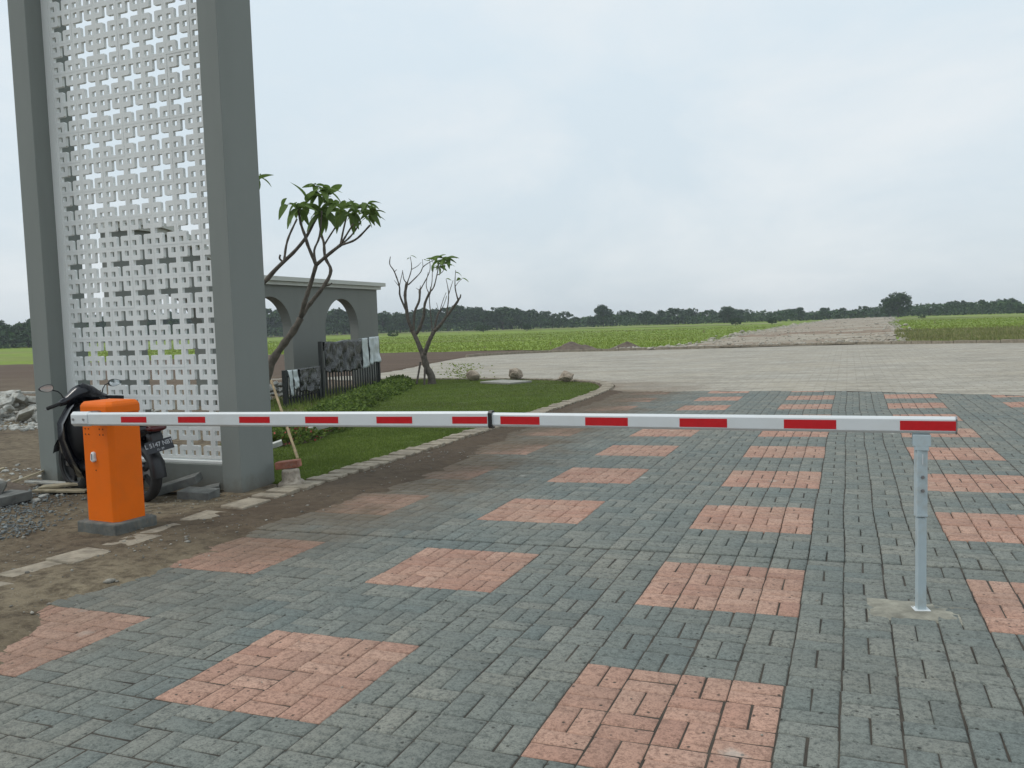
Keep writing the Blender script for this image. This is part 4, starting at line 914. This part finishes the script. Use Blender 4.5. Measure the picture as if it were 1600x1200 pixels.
# ================================================================== ARCHED WALL
WX, WT = -13.45, .30
aw = thing('arched_wall', (WX, 16, g(WX, 16)), 'grey garden wall with tall round arches and a pale swooping cap behind the lawn', 'wall')
wy0, wy1 = 9.35, 19.5
ar = [(13.35, 15.10), (16.63, 18.37), (10.10, 11.80)]
def wtop(y): t_ = np.clip((13.8-y)/3.4, 0, 1); return 2.69+.98*(t_*t_*(3-2*t_))
ys_ = np.unique(np.round(np.r_[np.linspace(wy0, wy1, 90), np.concatenate([np.r_[a_, (a_+b_)/2-(b_-a_)/2*np.cos(np.linspace(0, math.pi, 25)), b_] for a_, b_ in ar])], 4))
def wbot(y0, y1):
    ym = (y0+y1)/2
    for a_, b_ in ar:
        if a_-1e-3 < ym < b_+1e-3:
            r_ = (b_-a_)/2; c_ = (a_+b_)/2; f = lambda y: 1.51+math.sqrt(max(0, r_*r_-(y-c_)**2)); return f(y0), f(y1), True
    return -.45, -.45, False
mb_ = MB()
for i in range(len(ys_)-1):
    a_, b_ = float(ys_[i]), float(ys_[i+1]); l0, l1, op = wbot(a_, b_); t0, t1 = float(wtop(a_)), float(wtop(b_))
    x0, x1 = WX, WX-WT
    V = [(x0, a_, l0), (x0, b_, l1), (x0, b_, t1), (x0, a_, t0), (x1, a_, l0), (x1, b_, l1), (x1, b_, t1), (x1, a_, t0)]
    Fc = [(0, 1, 2, 3), (7, 6, 5, 4), (3, 2, 6, 7)]
    if op: Fc.append((0, 4, 5, 1))
    pl = i > 0 and wbot(float(ys_[i-1]), a_)[2]; nl = i < len(ys_)-2 and wbot(b_, float(ys_[i+2]))[2]
    if not op and pl: Fc.append((0, 3, 7, 4)) if False else mb_.add([(x0, a_, l0), (x0, a_, 1.515), (x1, a_, 1.515), (x1, a_, l0)], [(0, 1, 2, 3)])
    if not op and nl: mb_.add([(x0, b_, l0), (x0, b_, 1.515), (x1, b_, 1.515), (x1, b_, l0)], [(3, 2, 1, 0)])
    if i == 0: Fc.append((0, 3, 7, 4))
    if i == len(ys_)-2: Fc.append((1, 5, 6, 2))
    mb_.add(V, Fc)
mb_.build('wall', M_WALL, aw)
for (nm, w2, h0, h1, ye) in (('cap', .62, .10, .215, .30), ('cap_band', .46, .0, .098, .13)):
    mb_ = MB(); yy_ = np.linspace(wy0-.1, wy1+ye, 70); V = []
    for y_ in yy_:
        t_ = float(wtop(y_)); V += [(WX-WT/2+w2/2, y_, t_+h0+.003), (WX-WT/2+w2/2, y_, t_+h1), (WX-WT/2-w2/2, y_, t_+h1), (WX-WT/2-w2/2, y_, t_+h0+.003)]
    mb_.add(V, [(i*4+q_, i*4+4+q_, i*4+4+(q_+1) % 4, i*4+(q_+1) % 4) for i in range(69) for q_ in range(4)]+[(3, 2, 1, 0), (276, 277, 278, 279)])
    mb_.build(nm, M_CAPW, aw)
# ================================================================== BLACK FENCE in two heights, with plastic sheets
def fx(y): return -11.08+(y-11.48)*(-12.48+11.08)/(17.7-11.48)
def fence(name, y0, y1, top, step, label):
    f = thing(name, (fx(y0), y0, g(fx(y0), y0)), label, 'fence'); a_ = math.atan2(1, (fx(1)-fx(0)))-math.pi/2
    b_ = MB().box((0, 0, 0), (.028, .055, 1)); hgt = top+.28
    b_.V = [(x, y, z*hgt) for x, y, z in b_.V]; me = new_mesh('picket', b_.V, b_.F, M_FENCE)
    y_ = y0+.1
    while y_ < y1-.05:
        put('picket', me, (fx(y_), y_, top-hgt/2-random.uniform(0, .02)), f, (0, random.uniform(-.01, .01), a_)); y_ += step
    for z_ in (top-.10, top-.62 if top > 1 else .02):
        MB().tube([(fx(y0)-.03, y0, z_), (fx(y1)-.03, y1, z_)], .022, 6).build('rail', M_FENCE, f)
    for y_ in (y0, y1): MB().box((fx(y_), y_, (top+.05-.3)/2), (.09, .09, top+.05+.3), rz(a_)).build('fence_post', M_FENCE, f)
    return f
fence('picket_fence', 11.55, 13.40, .60, .165, 'lower black picket fence section nearest the tower pillar')
fence('picket_fence', 13.60, 17.85, 1.17, .20, 'taller black picket fence section beside the end of the arched wall')
def sheet(name, y0, y1, zt_, zb, mat, label, seed, amp=.045, off=.06):
    n_, m_ = max(10, int((y1-y0)/.035)), 16; yy_ = np.linspace(y0, y1, n_); V = []
    for i, y_ in enumerate(yy_):
        zbl = zb+.10*float(noise2(y_, seed, seed, 3, 2.2)); ztl = zt_+.03*float(noise2(y_, seed+3, seed, 2, 1.5))
        for k_ in range(m_):
            t_ = k_/(m_-1); z_ = ztl+(zbl-ztl)*t_; fo = amp*(.25+.9*t_)*float(noise2(y_+.25*t_, t_*.7+seed, seed, 3, 4.5)); V.append((fx(y_)+off+fo+.02*t_, y_+.03*float(noise2(t_*3, y_*2, seed+1, 2, 1)), z_))
        for k_ in range(5): t_ = k_/4; V.append((fx(y_)-off*.9-.01*t_, y_, ztl-.005-.22*t_))
    m2 = m_+5; Fc = []
    for i in range(n_-1):
        for k_ in range(m_-1): Fc.append((i*m2+k_, i*m2+k_+1, (i+1)*m2+k_+1, (i+1)*m2+k_))
        Fc.append((i*m2, (i+1)*m2, (i+1)*m2+m_, i*m2+m_))
        for k_ in range(4): Fc.append((i*m2+m_+k_+1, i*m2+m_+k_, (i+1)*m2+m_+k_, (i+1)*m2+m_+k_+1))
    o = link(name, new_mesh(name, V, Fc, mat, smooth=True)); s_ = o.modifiers.new('s', 'SOLIDIFY'); s_.thickness = .004; return tag(o, label, 'plastic sheet')
sheet('plastic_sheet', 13.75, 16.35, 1.21, .42, M_BSHEET, 'crumpled black plastic sheet hung over the taller fence section', 3, .10)
sheet('plastic_sheet', 12.22, 13.36, .645, .12, M_BSHEET, 'black plastic sheet hung over the lower fence section by its tall post', 5, .07)
sheet('plastic_sheet', 16.40, 16.85, 1.24, .42, M_WSHEET, 'narrow pale plastic strip on the taller fence, left of the wide one', 7, .06)
sheet('plastic_sheet', 16.95, 17.85, 1.25, .50, M_WSHEET, 'wide pale plastic sheet at the far end of the taller fence', 8, .07)
sheet('plastic_sheet', 11.62, 11.83, .63, .12, M_WSHEET, 'pale plastic strip at the near end of the lower fence', 9, .05)
sheet('plastic_sheet', 11.9, 12.14, .65, .18, M_WSHEET, 'pale plastic strip second from the near end of the lower fence', 10, .05)

# ================================================================== HEDGE of low shrubs with pink flowers
hc = curve([(-7.4, 6.0), (-7.55, 7.3), (-8.75, 9.9), (-10.0, 12.8), (-11.3, 16.4), (-12.5, 18.9)], 200)
def leaves(name, C_, size, mat, label, cat=None, kind='stuff', up=.5, asp=.5):
    n = len(C_); d = rng.normal(0, 1, (n, 3)); d[:, 2] = np.abs(d[:, 2])*up; d /= np.linalg.norm(d, axis=1)[:, None]; e_ = np.cross(d, rng.normal(0, 1, (n, 3))); e_ /= np.linalg.norm(e_, axis=1)[:, None]
    s = size[:, None]; V = np.stack([C_, C_+d*s*.5+e_*s*asp*.5, C_+d*s, C_+d*s*.5-e_*s*asp*.5], 1).reshape(-1, 3); Fc = (np.arange(n)*4)[:, None]+np.array([[0, 1, 2, 3]])
    o = link(name, new_mesh(name, V, Fc, mat)); 
    if label: tag(o, label, cat, kind=kind)
    return o
n_ = 26000; ii = rng.integers(0, 200, n_); wdt = .42+.1*np.sin(ii*.3); off = rng.uniform(-1, 1, n_); hx = hc[ii, 0]+off*wdt+rng.normal(0, .04, n_); hy = hc[ii, 1]+off*wdt*.35+rng.normal(0, .08, n_)
hh2 = (.20+.09*noise2(hx, hy, 61, 3, 2.6)*1.6)*np.sqrt(np.clip(1-off**2, .05, 1)); hz_ = gzv(hx, hy)+hh2*rng.uniform(.1, 1, n_)**.6+.02
leaves('low_shrubs', np.stack([hx, hy, hz_], 1), rng.uniform(.05, .10, n_), M_HEDGE, 'band of low leafy shrubs growing between the black fence and the lawn')
m_ = (hy < 8.2) & (rng.uniform(0, 1, n_) < .10); leaves('shrub_flowers', np.stack([hx, hy, hz_+.03], 1)[m_], rng.uniform(.03, .05, m_.sum()), M_FLOW, 'small pink red flowers in the near shrubs', asp=.9)
n_ = 900; C_ = np.stack([rng.normal(-11.0, .35, n_), rng.normal(20.4, .12, n_), rng.uniform(.0, .5, n_)-.2], 1)
leaves('thin_shrub', C_[:420], rng.uniform(.04, .09, 420), M_FBLADE, 'thin yellow green twiggy shrub at the lawn edge behind the bare frangipani', 'shrub', None)

# ================================================================== FRANGIPANI TREES
def leaf_mesh(seed, L_=.30):
    r = random.Random(seed); n_ = 7; V = []; droop = r.uniform(.4, 1.1)
    for i in range(n_):
        t = i/(n_-1); w_ = L_*.18*math.sin(math.pi*min(1, .06+t**.8*.93))**.8 + .002; z_ = -droop*L_*.5*t*t
        V += [(t*L_, -w_, z_+w_*.35), (t*L_, 0, z_), (t*L_, w_, z_+w_*.35)]
    Fc = [(i*3+k_, i*3+3+k_, i*3+4+k_, i*3+1+k_) for i in range(n_-1) for k_ in range(2)]
    return new_mesh('leaf', V, Fc, M_LEAF, smooth=True)
lms = [leaf_mesh(s_) for s_ in range(5)]
rr_bark = np.random.default_rng(3)
def frangi(name, lines, Zd, base, label, tips, leafL, seed, trunk_lines=1):
    r = random.Random(seed); T = thing(name, base, label, 'tree'); depth = {}
    def P3(px, py, dz): return Vector(at(px, py, Zd+dz))
    for k_, (pts, r0, r1, d0, d1) in enumerate(lines):
        P_ = [P3(px, py, d0+(d1-d0)*i/(len(pts)-1)) for i, (px, py) in enumerate(pts)]
        c_ = curve([tuple(p) for p in P_], 4*len(P_)); rd = np.linspace(r0, r1, len(c_))*(1+.07*np.sin(np.arange(len(c_))*1.9)+rr_bark.uniform(-.09, .09, len(c_)))
        if k_ == 0: rd[0] *= 1.3
        MB().tube([Vector(q_) for q_ in c_], list(rd), 9).build('trunk' if k_ < trunk_lines else 'branch', M_BARK, T, smooth=True)
    for (px, py, dz, n_, spread, Lk) in tips:
        p_ = P3(px, py, dz)
        for q_ in range(n_):
            o = link('leaf', r.choice(lms), T); o.location = p_-Vector(base)+Vector((r.uniform(-.03, .03), r.uniform(-.03, .03), r.uniform(-.05, .05))); s_ = leafL/.30*Lk*r.uniform(.75, 1.15); o.scale = (s_,)*3
            o.rotation_euler = (r.uniform(-.7, .7), r.uniform(-.75, .85)*min(spread, 1.2), q_*2.4+r.uniform(-.4, .4))
    return T
t1 = [([(405, 690), (408, 645), (415, 600), (425, 566), (440, 542), (458, 518), (470, 497)], .075, .048, 0, 0),
      ([(470, 497), (474, 479), (485, 445), (494, 414)], .036, .028, 0, -.2), ([(471, 494), (481, 479), (506, 447), (517, 423), (508, 402), (506, 379), (502, 366), (499, 330)], .036, .014, 0, .4),
      ([(494, 414), (481, 383), (478, 372), (470, 349), (466, 325)], .028, .016, -.2, -.3), ([(494, 414), (514, 397), (532, 383)], .028, .024, -.2, -.3),
      ([(532, 383), (536, 362), (541, 340)], .016, .012, -.3, -.2), ([(532, 383), (542, 366), (552, 350)], .015, .012, -.3, -.5), ([(532, 383), (549, 368), (564, 346)], .015, .012, -.3, -.1), ([(532, 383), (556, 374), (578, 352)], .018, .013, -.3, -.6),
      ([(494, 413), (491, 391), (499, 370), (503, 330)], .018, .012, -.2, 0), ([(506, 384), (517, 366), (533, 342)], .014, .012, .3, .5),
      ([(388, 640), (385, 560), (394, 490), (404, 452), (416, 438), (428, 424), (442, 410), (461, 392), (478, 371), (488, 352), (497, 336)], .055, .020, .1, .1), ([(444, 408), (447, 385), (452, 368), (464, 342)], .020, .014, .4, .5), ([(442, 409), (437, 404), (438, 398)], .016, .014, .4, .4),
      ([(396, 480), (388, 400), (388, 330), (396, 285)], .03, .014, .1, .6), ([(508, 447), (515, 445), (519, 442)], .014, .010, .2, .2)]
tips1 = [(465, 322, -.3, 9, 1.5, 1.0), (448, 315, -.2, 4, .8, .9), (502, 330, .1, 10, 1.6, 1.1), (498, 300, .1, 9, .7, .95), (492, 288, .2, 5, .3, .8), (515, 305, .3, 8, .9, .9), (520, 318, 0, 7, 1.2, .9), (541, 328, -.2, 9, 1.2, .9), (553, 330, -.5, 8, 1.2, .8), (566, 328, -.1, 9, 1.1, .8), (580, 335, -.6, 10, 1.3, .8), (574, 322, -.5, 6, .6, .75), (533, 330, .5, 7, 1.1, .85), (480, 315, 0, 8, 1.1, 1.0), (401, 278, .9, 9, 1.0, 1.0)]
frangi('frangipani_tree', t1, 12.5, tuple(at(405, 690, 12.5)), 'leafy frangipani tree with bare crooked limbs rising behind the right tower pillar', tips1, .30, 5)
t2 = [([(675, 604), (674, 588), (667, 574), (661, 553)], .125, .085, 0, 0), ([(661, 555), (655, 540), (650, 528), (645, 518)], .075, .062, 0, .1), ([(662, 555), (665, 548), (671, 532), (678, 518)], .070, .058, 0, -.1),
      ([(645, 518), (638, 500), (635, 480), (633, 460), (636, 441)], .055, .042, .1, .1), ([(636, 443), (631, 436), (629, 422)], .018, .008, .1, 0), ([(636, 443), (643, 420), (641, 401)], .018, .009, .1, .2), ([(643, 421), (652, 416), (658, 410)], .012, .006, .2, .3), ([(638, 445), (656, 427), (662, 416), (680, 405)], .020, .010, .1, .3), ([(661, 418), (660, 405)], .010, .005, .2, .2),
      ([(634, 484), (625, 462), (624, 447), (616, 424), (609, 413), (610, 401)], .032, .012, .1, -.3), ([(616, 425), (620, 421)], .012, .008, -.2, -.2), ([(624, 448), (616, 438)], .012, .006, 0, 0), ([(624, 447), (629, 424)], .014, .007, 0, .1),
      ([(646, 518), (648, 488), (655, 470), (656, 452)], .040, .034, .1, .3), ([(656, 454), (650, 450)], .012, .006, .3, .3), ([(656, 454), (668, 432), (672, 420), (671, 403)], .018, .008, .3, .4), ([(656, 453), (657, 446)], .012, .007, .3, .3),
      ([(650, 522), (655, 514), (662, 494), (664, 474), (672, 456)], .048, .036, .1, -.2), ([(672, 456), (678, 448), (683, 428), (686, 412)], .022, .012, -.2, -.3), ([(672, 456), (675, 440), (675.6, 418)], .016, .008, -.2, 0), ([(670, 458), (666, 446), (669, 425)], .014, .007, -.2, .1), ([(683, 430), (692, 424), (694, 412)], .012, .007, -.3, -.3),
      ([(678, 518), (688, 508), (698, 494), (710, 478), (718, 466)], .052, .030, -.1, -.3), ([(716, 470), (711, 448), (712, 422)], .022, .008, -.3, -.3), ([(704, 486), (714, 474), (719, 464)], .024, .02, -.2, -.1), ([(711, 448), (717, 440), (722, 436)], .010, .006, -.3, -.3),
      ([(678, 518), (684, 492), (686, 488)], .032, .026, -.1, .1), ([(686, 490), (692, 470), (697, 457)], .014, .007, .1, .2), ([(686, 488), (682, 473)], .010, .005, .1, .1), ([(676, 520), (673, 492), (671, 466), (673, 448)], .020, .010, -.1, .3),
      ([(698, 492), (701, 460), (697, 436)], .022, .008, -.2, 0), ([(701, 460), (708, 438)], .014, .007, -.1, -.1), ([(698, 462), (694, 475), (687, 488)], .008, .010, -.1, 0), ([(719, 466), (720, 460)], .022, .018, -.2, -.2)]
tips2 = [(684, 406, .3, 6, .7, .8), (691, 404, -.3, 8, .7, .9), (694, 412, -.3, 5, 1.0, .7), (686, 416, -.3, 6, 1.2, .6), (700, 402, -.2, 4, .5, .8), (677, 416, 0, 4, .9, .5), (720, 434, -.3, 2, .3, .7), (712, 424, -.3, 1, .3, .6), (641, 402, .2, 2, .3, .45), (671, 405, .4, 2, .5, .5), (662, 408, .2, 1, .3, .4), (697, 436, 0, 1, .3, .4)]
frangi('frangipani_tree', t2, 24.6, tuple(at(675, 604, 24.6)), 'nearly leafless frangipani tree forking low on the lawn before the far road', tips2, .40, 9)
for k_, (a_, b_, lab) in enumerate([((651, 600), (657, 566), 'dark thin stake propping the bare frangipani on its left'), ((663, 603), (664, 572), 'dark thin stake right beside the trunk of the bare frangipani')]):
    A_, B_ = at(*a_, 24.2), at(*b_, 24.5); stick('wooden_stake', tuple(A_), tuple(B_), .028, M_TRUNK, lab)

# ================================================================== DISTANT TREES
def crown_mesh(seed, n_cl=40, per=34, w_=.5, shape=1.0, cs=1.0):
    r = np.random.default_rng(seed); C_ = []
    for _ in range(n_cl):
        a_ = r.uniform(0, 6.283); zz = r.uniform(.22, 1); rad = w_*math.sqrt(max(.02, 1-((zz-.52)/.52)**2))*r.uniform(.3, 1)
        c = np.array([rad*math.cos(a_), rad*math.sin(a_), zz*shape]); q = r.normal(0, 1, (per, 3)); q /= np.linalg.norm(q, axis=1)[:, None]; C_.append(c+q*r.uniform(.05, .13)*r.uniform(.5, 1, (per, 1)))
    C_ = np.concatenate(C_); C_[:, 2] = np.clip(C_[:, 2], .05, 2); n = len(C_); d = r.normal(0, 1, (n, 3)); d /= np.linalg.norm(d, axis=1)[:, None]; e_ = np.cross(d, r.normal(0, 1, (n, 3))); e_ /= np.linalg.norm(e_, axis=1)[:, None]
    s = r.uniform(.07, .14, (n, 1))*cs; V = np.stack([C_-d*s*.5, C_+e_*s*.35, C_+d*s*.5, C_-e_*s*.35], 1).reshape(-1, 3)
    return new_mesh('crown', V, (np.arange(n)*4)[:, None]+np.array([[0, 1, 2, 3]]), M_CROWN)
cms2 = [crown_mesh(s_, 58+6*(s_ % 3), 40, .40+.13*(s_ % 3), 1.0, .72) for s_ in range(7)]
big_crown = crown_mesh(77, 95, 60, .50, 1.0, .55)
tb = MB().tube([(0, 0, -.05), (.01, 0, .3), (.02, .01, .7)], [.035, .025, .01], 6); tb.tube([(.01, 0, .3), (.15, .05, .6)], [.018, .006], 5); tb.tube([(.01, 0, .28), (-.14, -.03, .55)], [.018, .006], 5)
tme = new_mesh('trunk', tb.V, tb.F, M_TRUNK)
def far_tree(px, dist, topy, label, group, seed, wide=1.0, name='tree'):
    r = random.Random(seed); d_ = RT.T @ np.array([(px-800)/F, 0, 1.]); hy_ = 506-.031*(px-800); d_[2] = 0; d_ /= np.linalg.norm(d_); x_, y_ = CAM[0]+d_[0]*dist, CAM[1]+d_[1]*dist
    Zc = (d_ @ RT[2])*dist; top = CAM[2]+(hy_-topy)/F*Zc; z0 = g(x_, y_); h_ = top-z0
    T = thing(name, (x_, y_, z0), label, 'tree', group); T.rotation_euler = (0, 0, r.uniform(0, 6.28)); T.scale = (h_*wide*r.uniform(.9, 1.2), h_*wide*r.uniform(.9, 1.2), h_*1.0)
    link('trunk', tme, T); link('crown', big_crown if seed > 902 and seed < 950 else cms2[seed % 7], T); return T
prof_x = [0, 40, 120, 300, 420, 520, 600, 640, 690, 730, 760, 800, 850, 900, 945, 1000, 1050, 1100, 1200, 1300, 1400, 1480, 1540, 1600, 1700, 1850]
prof_y = [506, 500, 497, 490, 488, 486, 491, 488, 485, 482, 481, 485, 488, 492, 490, 488, 484, 487, 486, 484, 482, 475, 472, 470, 468, 470]
k_ = 0
for px in np.arange(-140, 1760, 15.5):
    for row in range(2):
        k_ += 1; px_ = px+random.uniform(-7, 7)+row*7; dist = (262+22*row+random.uniform(-8, 8)) if px_ > 120 else (195+20*row+random.uniform(-8, 8))
        ty = np.interp(px_, prof_x, prof_y)+random.uniform(-3.5, 9)
        far_tree(px_, dist, ty, 'dark green tree in the continuous row along the far edge of the field', 'trees in the row along the horizon', k_, random.uniform(1.0, 1.45))
far_tree(1403, 232, 459, 'tallest dark round tree on the horizon, standing at the end of the limestone track', None, 903, 1.0)
far_tree(1391, 234, 466, 'smaller dark tree pressed against the left side of the tallest horizon tree', None, 911, .9)
far_tree(945, 255, 478, 'slightly taller tree poking above the tree row at the middle of the horizon', None, 904, .9)
far_tree(1137, 250, 480, 'dark rounded tree standing out just left of the middle of the track horizon', None, 906, .9)
for (px, dist, ty, lab) in ((1207, 170, 497, 'bushy dark shrub standing alone in the field left of the track'), (826, 190, 506, 'small dark bush at the far edge of the field near the middle'), (617, 150, 517, 'small dark bush in the field just right of the arched wall'), (1150, 172, 497, 'low wide shrub in the field, left of the bushy dark one'), (1440, 175, 493, 'low green shrub right behind the end of the track'), (758, 190, 508, 'small dark bush in the field beyond the bare frangipani')):
    far_tree(px, dist, ty, lab, None, int(px), 1.6, 'bush')['category'] = 'bush'
# undergrowth filling below the row
n_ = 42000; px_ = rng.uniform(-160, 1780, n_); r_ = np.where(px_ > 120, 250, 186)+rng.uniform(0, 45, n_); d_ = (px_[:, None]-800)/F*RT[0][None]+RT[2][None]; d_[:, 2] = 0; d_ /= np.linalg.norm(d_, axis=1)[:, None]
x_, y_ = CAM[0]+d_[:, 0]*r_, CAM[1]+d_[:, 1]*r_; z_ = G(x_, y_)+rng.uniform(0, 1, n_)*(2.8+1.3*noise2(px_, r_*0, 71, 3, .03))
leaves('undergrowth', np.stack([x_, y_, z_], 1), rng.uniform(.5, 1.1, n_), M_CROWN, 'dense dark undergrowth below the row of trees on the horizon')
# scattered tall weeds in field
n_ = 5000; th = rng.uniform(R_(60), R_(150), n_); rr = rng.uniform(48, 175, n_); x_, y_ = rr*np.cos(th), rr*np.sin(th); mm_ = inside(x_, y_, fpoly) & ~inside(x_, y_, tpoly) & (noise2(x_, y_, 77, 4, .12) > .32) & (rng.uniform(0, 1, n_) < .5); x_, y_ = x_[mm_], y_[mm_]
leaves('field_weeds', np.stack([x_, y_, fz(x_, y_)+rng.uniform(0, .35, len(x_))], 1), rng.uniform(.15, .4, len(x_)), M_DRY, 'darker weeds dotted about the green field')

# ================================================================== HAZE
hz = MB().box((0, 180, 5.5), (1300, 900, 14)); q = bpy.data.materials.new('haze'); q.use_nodes = True; q.node_tree.nodes.clear()
vo_ = q.node_tree.nodes.new('ShaderNodeVolumePrincipled'); vo_.inputs['Density'].default_value = .0005; vo_.inputs['Color'].default_value = (.86, .92, 1, 1); vo_.inputs['Anisotropy'].default_value = .2
oo = q.node_tree.nodes.new('ShaderNodeOutputMaterial'); q.node_tree.links.new(vo_.outputs[0], oo.inputs['Volume'])
o = link('haze', new_mesh('haze', hz.V, hz.F, q)); o['kind'] = 'stuff'; o['label'] = 'thin pale haze over the fields'
# the far plain must lie inside the haze or well under it
